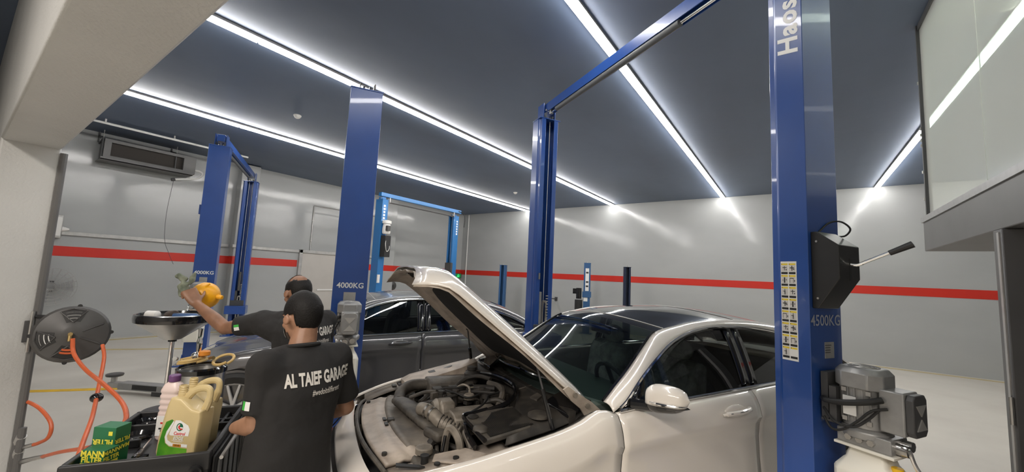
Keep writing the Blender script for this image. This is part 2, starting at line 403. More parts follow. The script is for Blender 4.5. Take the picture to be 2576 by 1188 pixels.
struct('ceiling_office', MB().lohi((G+.06, .9, ZC-.026), (1.602, YE, ZC-.001)).lohi((1.718, .9, ZC-.026), (XR, YE, ZC-.001)), 'pale', label='pale ceiling inside the office')
struct('wall_office', MB().lohi((3.6, .9, ZT), (3.7, YE-.05, ZC-.03)), 'pale', label='pale partition inside the office')
struct('wall_entrance', MB().lohi((G+.1, .9, 1.72), (XR, 3.3, ZB)).lohi((G+.1, .9, 0), (G+.2, 2.0, 1.72)), 'frame', label='dark wall under the office')
# steel door frame under the office
d2 = struct('door_2', MB().lohi((G+.14, 2.05, .02), (G+.17, 3.25, 1.70)), 'frame_dk', label='dark door under the upstairs office')
obj('door_frame', MB().lohi((G-.01, 3.50, 0), (G+.085, 3.62, ZB)), 'frame', d2, bev=.008)
obj('door_frame', MB().lohi((G+.09, 3.30, 0), (G+.17, 3.42, 1.76)), 'frame_dk', d2, bev=.006)
obj('edge_strip', MB().lohi((G-.016, 3.52, .05), (G-.008, 3.55, ZB-.02)), 'zinc', d2)
obj('hinge', MB().cyl((G-.02, 3.505, .95), (G-.02, 3.505, 1.10), .010, 8), 'steel', d2)
# ------------------------------------------------------------------ two-post lifts
# a post stands with its back plate at local x = 0 and opens towards +x (its partner)
PROF = [(0, -.15), (.15, -.15), (.163, -.142), (.172, -.128), (.21, -.122), (.21, -.062), (.202, -.062), (.202, -.113), (.165, -.119), (.15, -.141), (.012, -.141),
        (.012, .141), (.15, .141), (.165, .119), (.202, .113), (.202, .062), (.21, .062), (.21, .122), (.172, .128), (.163, .142), (.15, .15), (0, .15)]
def c_post(name, label, loc, rz, H, m='blue', group=None, cables=True, carriage=None, carr_m='alu', zb=0.0, k=1.0):
    t = thing(name, label, 'car lift', (loc[0]*k, loc[1]*k, -zb*k), rz, group); t.scale = (k, k, k)
    obj('column', MB().prism(PROF, zb+.015, H), m, t, ang=25, bev=.003)
    obj('top_cap', MB().lohi((-.005, -.155, H), (.215, .155, H+.012)), m, t, bev=.002)
    obj('base_plate', MB().lohi((-.12, -.24, zb), (.30, .24, zb+.018)), m, t, bev=.004)
    for x in (-.09, .27):
        for y in (-.2, .2): obj('anchor_bolt', MB().cyl((x, y, zb+.018), (x, y, zb+.034), .016, 6), 'zinc', t)
    for s_ in (-1, 1):
        obj('gusset', MB().hexa([(-.1, s_*.15-.006, zb+.018), (0, s_*.15-.006, zb+.018), (0, s_*.15+.006, zb+.018), (-.1, s_*.15+.006, zb+.018), (-.012, s_*.15-.006, zb+.17), (0, s_*.15-.006, zb+.17), (0, s_*.15+.006, zb+.17), (-.012, s_*.15+.006, zb+.17)]), m, t)
    br = MB().lohi((.0, -.075, H+.012), (.012, -.065, H+.075)).lohi((.03, -.07, H+.012), (.16, -.06, H+.075)).lohi((.03, .06, H+.012), (.16, .07, H+.075))
    obj('top_bracket', br, 'frame_dk' if m != 'blue_lt' else m, t)
    for y in (-.03, .03): obj('pulley', MB().lathe([(.015, -.01), (.036, -.01), (.030, 0), (.036, .01), (.015, .01)], (.095, y, H+.038), (0, 1, 0), 18), 'steel', t)
    if cables:
        for y in (-.035, .04): obj('cable', MB().cyl((.13, y, .5), (.13, y, H+.03), .0045, 6), 'white', t)
    if carriage:
        z0, z1 = carriage
        c = obj('carriage', MB().lohi((.03, -.105, z0), (.195, -.02, z1)), carr_m, t, bev=.004)
        for k in range(6):
            zz = z0+.12+k*.11
            if zz < z1-.05: obj('slot', MB().lohi((.194, -.100, zz), (.1975, -.062, zz+.055)), 'frame_dk', c)
        obj('chain', MB().tube(curve([(.19, .0, z0-.3), (.19, .0, z1-.18), (.19, .02, z1-.13), (.19, .05, z1-.18), (.19, .05, z0-.3)], 5), .016, 6), 'steel', c)
        ch = MB()
        for k in range(22): ch.lohi((.200, .034, z0-.28+k*.035), (.212, .066, z0-.268+k*.035))
        obj('chain_link_row', ch, 'zinc', c)
        obj('arm_bracket', MB().lohi((.05, -.20, z0-.2), (.36, .20, z0-.02)), m, c, bev=.006)
        obj('pad_block', MB().lohi((.20, -.13, z0-.02), (.24, .13, z0+.10)), 'frame_dk', c, bev=.004)
    return t
def lettering(name, parent, txt, size, at, x, y, m='text', bold=.02, shear=0, thick=.002, **k):
    mb = addmesh(MB(), textmesh(txt, size, bold, shear, **k), basis(at, x, y)); return obj(name, mb, m, parent, ang=0, recalc=False)
def power_unit(p, zc, s=1.0, dark=False):
    """motor, pump and oil tank on the back plate (local x < 0), parts of the post"""
    X = -.165
    def P(x, y, z): return (X+x*s, y*s, zc+z*s)
    obj('motor_bracket', MB().lohi(P(.10, -.10, -.17), P(.165, .105, -.158)).lohi(P(.085, .06, -.16), P(.12, .11, .03)).lohi(P(.13, -.10, -.17), P(.165, .10, .10)), 'frame_dk', p)
    mt_ = obj('motor', MB().lathe([(.088, -.15), (.092, -.145), (.092, .05), (.088, .055)], P(0, 0, 0), (0, 0, s), 24), 'alu', p)
    for k in range(20):
        a = 2*PI*k/20
        if abs(math.cos(a)+1) < .35: continue
        M = Matrix.Translation(P(0, 0, -.045)) @ Matrix.Rotation(a, 4, 'Z') @ Matrix.Translation((.098*s, 0, 0))
        obj('cooling_fin', MB().box((0, 0, 0), (.022*s, .005*s, .18*s), M), 'alu', mt_)
    oc = lambda r, c: [(r, c), (c, r), (-c, r), (-r, c), (-r, -c), (-c, -r), (c, -r), (r, -c)]
    cw = MB().rings([[Vector(P(x, y, z)) for x, y in oc(r, c)] for r, c, z in ((.112, .06, .045), (.112, .06, .125), (.088, .05, .155))])
    cow = obj('fan_cowl', cw, 'alu', p, bev=.006*s)
    gr = MB()
    for r in (.02, .036, .052, .068): gr.tube([P(r*math.cos(a), r*math.sin(a), .156) for a in [2*PI*k/20 for k in range(21)]], .0035*s, 5)
    obj('cowl_grille', gr, 'zinc', cow)
    tb = obj('terminal_box', MB().lohi(P(-.195, -.075, -.15), P(-.09, .075, .065)), 'alu', p, bev=.008*s)
    lid = MB().rings([[Vector(P(x, y, z)) for y, z in ((.07, -.12), (.05, -.145), (-.05, -.145), (-.07, -.12), (-.07, .035), (-.05, .06), (.05, .06), (.07, .035))] for x in (-.195, -.23)])
    ld = obj('terminal_cover', lid, 'frame_dk' if dark else 'alu', tb, bev=.006*s)
    obj('cover_emboss', MB().prism([(-.045, .03), (.045, .03), (0, -.02)], 0, .004, basis(P(-.23, 0, -.02), (0, -1, 0), (0, 0, 1))).prism([(-.045, -.05), (.045, -.05), (0, 0)], 0, .004, basis(P(-.23, 0, -.055), (0, -1, 0), (0, 0, 1))), 'zinc', ld)
    obj('nameplate', MB().box(P(.02, .115, -.05), (.06*s, .004, .10*s)), 'label', mt_)
    for z in (-.125, .03):
        for x in (-.06, .05): obj('lug', MB().box(P(x, .098, z), (.022*s, .012*s, .022*s)), 'zinc', mt_)
    pb = obj('pump_block', MB().lohi(P(-.14, -.085, -.26), P(.10, .085, -.185)).lathe([(.10, -.20), (.105, -.185), (.105, -.165), (.09, -.15)], P(0, 0, 0), (0, 0, s), 20), 'alu', p, bev=.005*s)
    obj('manifold_rim', MB().lohi(P(-.155, -.10, -.275), P(.11, .10, -.26)), 'cream', pb, bev=.003)
    for x in (-.06, -.01, .04): obj('port_plug', MB().cyl(P(x, .085, -.222), P(x, .105, -.222), .017*s, 6), 'steel', pb)
    obj('valve_body', MB().cyl(P(-.14, .03, -.225), P(-.19, .03, -.225), .03*s, 12).cyl(P(-.14, -.04, -.215), P(-.18, -.04, -.215), .026*s, 8), 'steel', pb)
    lv = obj('lowering_lever', MB().tube(curve([P(-.17, .05, -.205), P(-.20, .06, -.21), P(-.225, .062, -.28), P(-.29, .064, -.37)], 4), .009*s, 8), 'chrome', pb)
    obj('lever_grip', MB().tube([P(-.235, .063, -.31), P(-.30, .064, -.395)], .017*s, 8), 'redp', lv)
    tk = MB(); prof = [(.07, .50), (.085, .44), (.125, .38), (.125, .05), (.115, 0)]
    tk.rings([[Vector(P(-.02+r*sx*1.12, r*sy*.92, -.275-.50+h)) for sx, sy in ((1, .8), (.8, 1), (-.8, 1), (-1, .8), (-1, -.8), (-.8, -1), (.8, -1), (1, -.8))] for r, h in reversed(prof)])
    tnk = obj('oil_tank', tk, 'cream', p, bev=.012*s)
    obj('filler_cap', MB().cyl(P(-.135, .02, -.36), P(-.135, .02, -.325), .025*s, 12), 'yellow' if dark else 'redp', tnk)
    cb = obj('motor_cable', MB().tube(curve([P(-.11, .082, .01), P(-.06, .13, -.01), P(.03, .15, -.035), P(.12, .13, -.05), P(.155, .10, -.05)], 6), .016*s, 10), 'rubber', p)
    obj('control_cable', MB().tube(curve([P(-.13, .08, -.03), P(-.08, .12, -.05), P(-.02, .13, -.12), P(.05, .125, -.185), P(.11, .115, -.20), P(.155, .10, -.15)], 6), .007*s, 8), 'rubber', p)
    obj('control_cable', MB().tube(curve([P(.155, .10, -.10), P(.09, .125, -.155), P(.0, .13, -.155), P(-.06, .115, -.10), P(-.10, .09, -.04)], 6), .007*s, 8), 'rubber', p)
K1, ZB1 = .88, -1.64*.12/.88
DIRX = Vector((-.866, .5, 0)); RZ = R(150)
# near right post (4500KG)
P_R = c_post('lift_post', 'nearest blue two-post lift column with warning stickers and black lock cover', (.144, 2.861), RZ, 3.80, group='two-post lift columns', zb=ZB1, k=K1)
lettering('lettering', P_R, '4500KG', .084, (-.0015, .003, 1.475), (0, -1, 0), (0, 0, 1), bold=.012, m=mat('grey_print', (.34, .36, .42), .5))
lettering('lettering', P_R, 'Haos', .155, (.075, .1515, 3.03), (0, 0, 1), (1, 0, 0), bold=.03, shear=.25, space=1.1, align='LEFT')
# warning sticker on its side
sk = obj('warning_sticker', MB().lohi((.062, .15, 1.245), (.148, .1512, 1.80)), 'label', P_R, label='white warning label with sixteen pictogram fields')
def cell(px, pz): return lambda u, v, h=.1516: Vector((px + .018 - u*.036, h, pz + v*.062))
rng = random.Random(3)
CELLS = []
for r_ in range(8):
    for c_ in range(2):
        f = cell(.127 - c_*.042, 1.727 - r_*.0672); ye, bk, gy = MB(), MB(), MB(); CELLS.append((ye, bk, gy))
        def q(mb, u0, v0, u1, v1, h=.1516): mb.face([mb.bm.verts.new(f(u, v, h)) for u, v in ((u0, v0), (u1, v0), (u1, v1), (u0, v1))])
        q(ye, .0, .84, 1, 1); q(bk, 0, .0, 1, .2)
        q(bk, .05, .88, .13, .96, .1518)
        if r_ == 7 and c_ == 1: continue
        q(gy, .02, .24, .98, .82)
        cx = .5; kind = (r_*2+c_) % 5
        if kind == 0: q(bk, .2, .58, .85, .64, .152); q(bk, .45, .35, .55, .75, .152); q(bk, .7, .36, .86, .46, .152)
        elif kind == 1: q(bk, .15, .54, .8, .62, .152); q(bk, .42, .32, .54, .78, .152); q(bk, .6, .42, .85, .5, .152)
        elif kind == 2: q(bk, .4, .28, .6, .78, .152); q(bk, .2, .48, .3, .56, .152); q(bk, .72, .5, .82, .62, .152)
        elif kind == 3: q(bk, .12, .3, .18, .74, .152); q(bk, .12, .68, .7, .74, .152); q(bk, .64, .3, .7, .74, .152); q(bk, .78, .4, .9, .56, .152)
        else: q(bk, .44, .46, .58, .68, .152); q(bk, .46, .7, .56, .8, .152); q(bk, .42, .28, .49, .48, .152); q(bk, .53, .28, .6, .48, .152); q(bk, .2, .56, .46, .61, .152)
m1, m2 = mat('label_yellow', (.8, .6, .05), .4), mat('label_grey', (.62, .6, .58), .4)
for ye, bk, gy in CELLS:
    obj('warning_print', ye, m1, sk, ang=0, recalc=False); obj('caption_print', bk, 'ink', sk, ang=0, recalc=False)
    if len(gy.bm.faces): obj('pictogram_field', gy, m2, sk, ang=0, recalc=False)
pl = obj('rating_plate', MB().box((-.002, -.02, 1.315), (.003, .085, .088)), 'zinc', P_R)
pr = MB()
for k in range(4): pr.box((-.0042, .0 - (.0 if k else .005), 1.342-k*.013), (.0008, .05 if k else .06, .004))
obj('plate_print', pr, 'frame_dk', pl)
# black lock-release cover with its lever
poly = [(.0, 1.545), (0, 1.965), (-.03, 1.965), (-.135, 1.885), (-.135, 1.71), (-.03, 1.545)]
cov = MB().rings([[Vector((x, y, z)) for x, z in poly] for y in (.125, -.07)])
cv = obj('lock_cover', cov, 'black', P_R, bev=.004)
for z in (1.60, 1.91): obj('screw', MB().cyl((-.03, .125, z), (-.03, .129, z), .006, 8), 'steel', cv)
obj('lever_slot', MB().lohi((-.1362, .015, 1.70), (-.134, .032, 1.82)), 'ink', cv)
lv = obj('release_lever', MB().tube(curve([(-.12, .02, 1.79), (-.16, .012, 1.785), (-.20, .0, 1.805), (-.31, -.02, 1.86)], 5), .0085, 10), 'chrome', P_R)
obj('lever_grip', MB().tube([(-.285, -.016, 1.846), (-.37, -.032, 1.888)], [.0135, .017], 10), 'black', lv)
obj('cable_loop', MB().tube(curve([(-.002, .05, 1.97), (-.01, -.04, 2.03), (-.04, -.10, 2.04), (-.07, -.13, 2.0), (-.05, -.12, 1.96), (-.01, -.1, 1.955)], 5), .005, 6), 'rubber', P_R)
power_unit(P_R, 1.12, .92, True)
# far post of the same lift
p0 = Vector((.144, 2.861, 0)) + DIRX*3.41
P_C = c_post('lift_post', 'blue lift column with open channel, chains and grey carriage behind the white car', (p0.x, p0.y), R(-30), 3.76, group='two-post lift columns', carriage=(.95, 1.46), zb=ZB1, k=K1)
obj('limit_switch', MB().lohi((.2, -.09, 1.62), (.225, -.07, 1.70)), 'steel', P_C)
# overhead beam
bt = thing('overhead_beam', 'blue overhead cross beam with grey padded bar joining the two nearest columns', 'lift beam', (p0.x*K1, p0.y*K1, (3.776-ZB1)*K1), R(-30)); bt.scale = (K1, K1, K1)
L = 3.41
obj('beam', MB().prism([(-.06, .085), (-.06, .20), (.06, .20), (.06, .085), (.052, .085), (.052, .192), (-.052, .192), (-.052, .085)], .02, L-.02, basis((0, 0, 0), (0, 1, 0), (0, 0, 1), (1, 0, 0))), 'blue', bt, ang=20)
for x in (.10, L-.10):
    s_ = 1 if x < 1 else -1
    obj('end_bracket', MB().hexa([(x-.08, -.092, .0), (x+.08, -.092, .0), (x+.08, -.082, .0), (x-.08, -.082, .0), (x-.08, -.092, .21), (x+.08, -.092, .21), (x+.08, -.082, .21), (x-.08, -.082, .21)]), 'blue', bt)
    obj('end_bracket', MB().hexa([(x-.08, .082, .0), (x+.08, .082, .0), (x+.08, .092, .0), (x-.08, .092, .0), (x-.08, .082, .21), (x+.08, .082, .21), (x+.08, .092, .21), (x-.08, .092, .21)]), 'blue', bt)
    obj('pivot_bolt', MB().cyl((x+s_*.12, -.078, .10), (x+s_*.12, .02, .10), .014, 8), 'steel', bt)
pd = obj('padded_bar', MB().cyl((.42, -.03, .055), (L-1.0, -.03, .055), .032, 14), mat('grey_foam', (.10, .105, .11), .6), bt)
obj('bar_rod', MB().cyl((.25, -.03, .055), (L-.25, -.03, .055), .014, 10), 'chrome', pd)
for x in (.28, L-.28): obj('bar_hanger', MB().lohi((x-.015, -.05, .03), (x+.015, -.01, .10)), 'steel', bt)
# grey car's lift: near column
def back_post(loc, label, H=3.59, k=1.0):
    p = c_post('lift_post', label, loc, RZ, H, group='two-post lift columns')
    ez = lambda z: 1.64-(1.64-z)*k
    lettering('lettering', p, '4000KG', .078*k, (-.0015, .0, ez(1.465)), (0, -1, 0), (0, 0, 1), bold=.02)
    obj('rating_plate', MB().box((-.002, .0, ez(1.355)), (.003, .105, .075)), 'zinc', p)
    power_unit(p, ez(1.165), .98*k)
    return p
P_A = back_post((-3.402, 2.207), 'blue lift column marked 4000KG with motor, directly behind the two mechanics', 3.404, .90)
P_B = back_post((-7.83, 2.43), 'farther blue lift column marked 4000KG, behind the oil drainer and raised hand')
mk = MB()
for k in range(9): mk.lohi((.13, .151, 1.02+k*.085), (.152, .1525, 1.075+k*.085))
obj('height_marks', mk, 'label', P_B)
obj('cable_guard', MB().tube(curve([(.17, .155, 1.0), (.175, .16, 1.6), (.17, .155, 1.75)], 4), .008, 6), 'rubber', P_B)
obj('switch_box', MB().lohi((.06, .15, 2.42), (.13, .19, 2.58)), 'blue', P_B, bev=.004)
q = Vector((-7.83, 2.43, 0)) + DIRX*3.2
P_B2 = c_post('lift_post', 'blue open-channel lift column beside the left wall pilaster', (q.x, q.y), R(-30), 3.58, group='two-post lift columns', carriage=(.7, 1.02), carr_m='frame_dk')
obj('lock_rod', MB().cyl((.205, .0, 1.02), (.205, .0, 1.45), .028, 10), 'dkgrey', P_B2)
bt2 = thing('overhead_beam', 'blue overhead cross beam near the ceiling air conditioner', 'lift beam', (q.x, q.y, 3.596), R(-30))
L2 = 3.2
obj('beam', MB().lohi((.02, -.055, .085), (L2-.02, .055, .20)), 'blue', bt2, bev=.004)
obj('padded_bar', MB().cyl((.3, -.03, .055), (L2-.3, -.03, .055), .028, 12), mat('grey_foam', (.10, .105, .11), .6), bt2)
for x in (.10, L2-.10):
    for y in (-.080, .080): obj('end_bracket', MB().lohi((x-.08, y-.004, 0), (x+.08, y+.004, .205)), 'blue', bt2)
# light blue lift far away by the left wall
P_D1 = c_post('lift_post', 'light blue lift column with white motor and black box, partly behind a 4000KG column', (-9.28, 6.68), R(90), 3.58, 'blue_lt', 'light blue lift columns')
P_D2 = c_post('lift_post', 'light blue lift column in the far left corner', (-9.46, 9.92), R(-90), 3.58, 'blue_lt', 'light blue lift columns')
for p, s_ in ((P_D1, -1), (P_D2, 1)):
    lg = MB()
    for k in range(6): lg.lohi((.045, s_*.151, 2.95+k*.085), (.105, s_*.1525, 3.005+k*.085))
    obj('logo_marks', lg, 'text', p)
u_ = obj('motor', MB().lathe([(.09, 2.62), (.11, 2.66), (.11, 2.78), (.09, 2.9), (.12, 2.91), (.12, 2.98), (.06, 3.0)], (.10, -.27, 0), (0, 0, 1), 16), 'white', P_D1)
obj('control_box', MB().lohi((.02, -.36, 2.0), (.2, -.16, 2.58)), 'black', P_D1, bev=.006)
obj('terminal_box', MB().lohi((.0, -.45, 2.70), (.10, -.36, 2.84)), 'dkgrey', P_D1, bev=.006)
obj('hose_loop', MB().tube(curve([(.1, -.3, 2.6), (.03, -.37, 2.35), (.08, -.37, 2.15), (.17, -.36, 2.25), (.12, -.3, 2.55)], 5), .012, 6), 'zinc', P_D1)
obj('control_panel', MB().lohi((.0, -.19, 1.30), (.07, -.15, 1.52)), 'white', P_D1, bev=.004)
obj('carriage', MB().lohi((.03, -.14, 1.5), (.24, .14, 2.0)), 'dkgrey', P_D2, bev=.005)
bt3 = thing('overhead_beam', 'light blue overhead beam of the far left lift', 'lift beam', (-9.28, 6.68, 3.675), R(90))
obj('beam', MB().lohi((.0, -.075, .0), (3.24, .055, .11)), 'blue_lt', bt3, bev=.006)
obj('shut_off_bar', MB().cyl((.3, -.06, -.14), (2.9, -.06, -.14), .02, 8), 'dkgrey', bt3)
for x in (.3, 2.9): obj('bar_hanger', MB().lohi((x-.012, -.075, -.15), (x+.012, -.045, .0)), 'zinc', bt3)
obj('hose', MB().tube(curve([(3.1, -.08, .06), (3.3, -.1, .03), (3.38, -.12, -.15), (3.36, -.12, -.45)], 5), .012, 6), 'rubber', bt3)
# short posts of the alignment rack at the back wall
def short_post(label, loc, H, m, rz, w=.2):
    t = thing('rack_post', label, 'rack post', (loc[0], loc[1], 0), rz, 'short alignment rack posts')
    obj('column', MB().prism([(x*w/.3, y*w/.3*1.0) for x, y in PROF], .012, H), m, t, ang=25)
    obj('base_plate', MB().lohi((-.08, -.18, 0), (.24, .18, .012)), m, t)
    obj('top_cap', MB().lohi((-.004, -w/2-.004, H), (w*.7+.004, w/2+.004, H+.01)), m, t)
    obj('cable_stud', MB().cyl((.06, 0, H+.01), (.06, 0, H+.05), .018, 8), 'steel', t)
    return t
short_post('short plain blue rack post, leftmost before the back wall', (-8.46, 11.5), 2.02, 'blue_steel', R(-70), .24)
t = short_post('short blue rack post with white stickers and black power unit', (-5.24, 11.5), 2.16, 'blue_steel', R(110), .2)
obj('sticker', MB().lohi((-.004, -.06, 1.3), (-.001, .05, 2.0)), 'label', t)
for z in (1.42, 1.55, 1.84): obj('sticker_print', MB().lohi((-.006, -.045, z), (-.004, .035, z+.05)), 'ink', t)
obj('sticker', MB().lohi((-.004, -.03, .98), (-.001, .09, 1.2)), 'label', t)
obj('carriage', MB().lohi((-.03, -.13, 1.1), (.17, .13, 1.28)), 'blue_steel', t, bev=.005)
obj('motor', MB().cyl((-.0, .24, 1.05), (-.0, .24, 1.38), .085, 16).lohi((-.06, .20, 1.20), (.06, .42, 1.36)), 'gloss_black', t)
obj('oil_tank', MB().cyl((-.0, .24, .5), (-.0, .24, 1.02), .12, 18), 'black', t, bev=.01)
t = short_post('short dark rack post with white lettering, rightmost before the back wall', (-3.99, 11.5), 2.06, 'navy', R(-60), .2)
lg = MB()
for k in range(9): lg.lohi((.105, -.069, 1.15+k*.09), (.135, -.0675, 1.20+k*.09))
obj('logo_marks', lg, 'text', t)
# ------------------------------------------------------------------ cars (local frame: front axle at origin, x forward, y to the car's left, z up; s runs backwards)
NOSE = 1.0
def V(s, y, z): return Vector((-s*NOSE if s < 0 else -s, y, z))
T_Z = [(-.80, .57), (-.70, .655), (-.62, .70), (-.45, .752), (-.30, .785), (-.146, .812), (.05, .849), (.27, .887), (.40, .922), (.48, .960), (.54, .972), (.60, .952), (.77, .962), (1.2, .978), (1.66, .995), (2.2, 1.012), (2.9, 1.02), (3.3, .99), (3.56, .93)]
T_Y = [(-.80, .30), (-.72, .52), (-.62, .635), (-.45, .71), (-.3, .755), (-.1, .785), (.1, .797), (.5, .80), (.62, .812), (1.66, .80), (2.8, .75), (3.3, .68), (3.56, .58)]
T_M = [(-.80, .37), (-.72, .61), (-.62, .725), (-.45, .80), (-.3, .838), (0, .868), (.5, .88), (1.66, .884), (2.8, .86), (3.3, .77), (3.56, .63)]
W_E = [(.60, .985, .725), (.70, 1.045, .69), (.83, 1.127, .652), (1.01, 1.262, .60), (1.12, 1.326, .566), (1.29, 1.362, .556), (1.51, 1.392, .556), (1.88, 1.404, .556), (2.26, 1.374, .556), (2.7, 1.29, .56), (3.05, 1.15, .58), (3.2, 1.03, .60)]
O_E = [(.60, .955, .812), (.70, 1.002, .792), (.83, 1.098, .755), (.98, 1.192, .716), (1.14, 1.280, .682), (1.31, 1.336, .660), (1.49, 1.366, .648), (1.72, 1.374, .645), (2.04, 1.354, .648), (2.45, 1.285, .665), (2.8, 1.18, .70), (3.12, 1.025, .735)]
W_P = curve([V(s, y, z) for s, z, y in W_E], 4); O_P = curve([V(s, y, z) for s, z, y in O_E], 4)
def mir(p): return Vector((p.x, -p.y, p.z))
def prof(s, sd=1):
    zt, yt, ym = smooth_interp(T_Z, s), smooth_interp(T_Y, s), smooth_interp(T_M, s); d = ym-yt
    k = min(1, max(0, (s+.1)/.5))
    pts = [(yt-.03, zt-.012), (yt-.008, zt-.001), (yt+.25*d, zt-.008), (yt+.6*d, zt-.04), (yt+.86*d, zt-.085), (ym, zt-.135), (ym+.004, zt-.15), (ym-.014, zt-.19), (ym-.022, zt-.27), (ym-.016, .60), (ym-.004, .47), (ym-.004, .38), (ym-.02, .28), (ym-.07, .20)]
    lo = zt-.27
    return [V(s, sd*y, (z if z > .6 or i < 9 else min(z, lo-.05*(i-8)))) for i, (y, z) in enumerate(pts)]
def side_panel(s0, s1, sd, wheels=((0, .33), (2.84, .33)), rw=.345, n=None, rows=None):
    n = n or max(3, int((s1-s0)/.05)); rows_ = []
    for i in range(n+1):
        s = s0+(s1-s0)*i/n; r = prof(s, sd)
        if rows: r = r[rows[0]:rows[1]]
        for p in r:
            for ws, wz in wheels:
                dx, dz = -p.x-ws, p.z-wz; d = math.hypot(dx, dz)
                if d < rw and p.z < .75:
                    d = max(d, 1e-3); a = math.atan2(dz, dx)
                    if dz < 0: a = 0 if dx > 0 else PI
                    p.x, p.z = -(ws+rw*math.cos(a)), wz+rw*math.sin(a) if dz >= 0 else p.z
        rows_.append(r)
    mb = MB().grid(rows_)
    bmesh.ops.dissolve_degenerate(mb.bm, dist=.0015, edges=mb.bm.edges)
    return mb
def ribbon(A, B, bulge=0, mids=2):
    rows = []
    for k in range(mids+2):
        t = k/(mids+1.0)
        rows.append([a.lerp(b, t) + Vector((0, math.copysign(1, a.y)*.5, .85))*bulge*math.sin(PI*t) for a, b in zip(A, B)])
    return MB().grid(rows)
def wheel(name, parent, s, sd, rim='alu', y=None, r=.325):
    w = obj(name, MB().lathe([(r*.70, -.10), (r*.9, -.108), (r*.985, -.085), (r, -.05), (r, .05), (r*.985, .085), (r*.9, .108), (r*.70, .10)], V(s, sd*(y or .80), r), (0, sd, 0), 36, cap=False), 'rubber', parent)
    obj('rim', MB().lathe([(r*.70, -.09), (r*.66, -.05), (r*.65, .07), (r*.70, .10), (r*.72, .104), (r*.69, .085), (r*.63, .06), (r*.62, -.08)], V(s, sd*(y or .80), r), (0, sd, 0), 36, cap=False), rim, w)
    c = V(s, sd*(y or .80), r)
    for k in range(5):
        for da in (-.17, .17):
            a = 2*PI*k/5+.3; b = a+da*1.3; sp = MB()
            A = [c + Vector((math.cos(a+da*.5)*.035, 0, math.sin(a+da*.5)*.035)), c + Vector((math.cos(b)*r*.68, 0, math.sin(b)*r*.68))]
            t = (A[1]-A[0]).normalized(); n_ = Vector((-t.z, 0, t.x)); y0 = Vector((0, sd*.055, 0)); y1 = Vector((0, sd*.085, 0)); y2 = Vector((0, sd*.098, 0))
            sp.hexa([A[0]+y0-n_*.016, A[1]+y1-n_*.012, A[1]+y1+n_*.012, A[0]+y0+n_*.016, A[0]+y1-n_*.012, A[1]+y2-n_*.009, A[1]+y2+n_*.009, A[0]+y1+n_*.012])
            obj('spoke', sp, rim, w, bev=.003)
    obj('hub_cap', MB().lathe([(.036, .05), (.036, .088), (.028, .094)], c, (0, sd, 0), 16), rim, w)
    obj('brake_disc', MB().lathe([(.14, -.03), (.14, -.01)], c, (0, sd, 0), 24), 'steel', w)
    return w
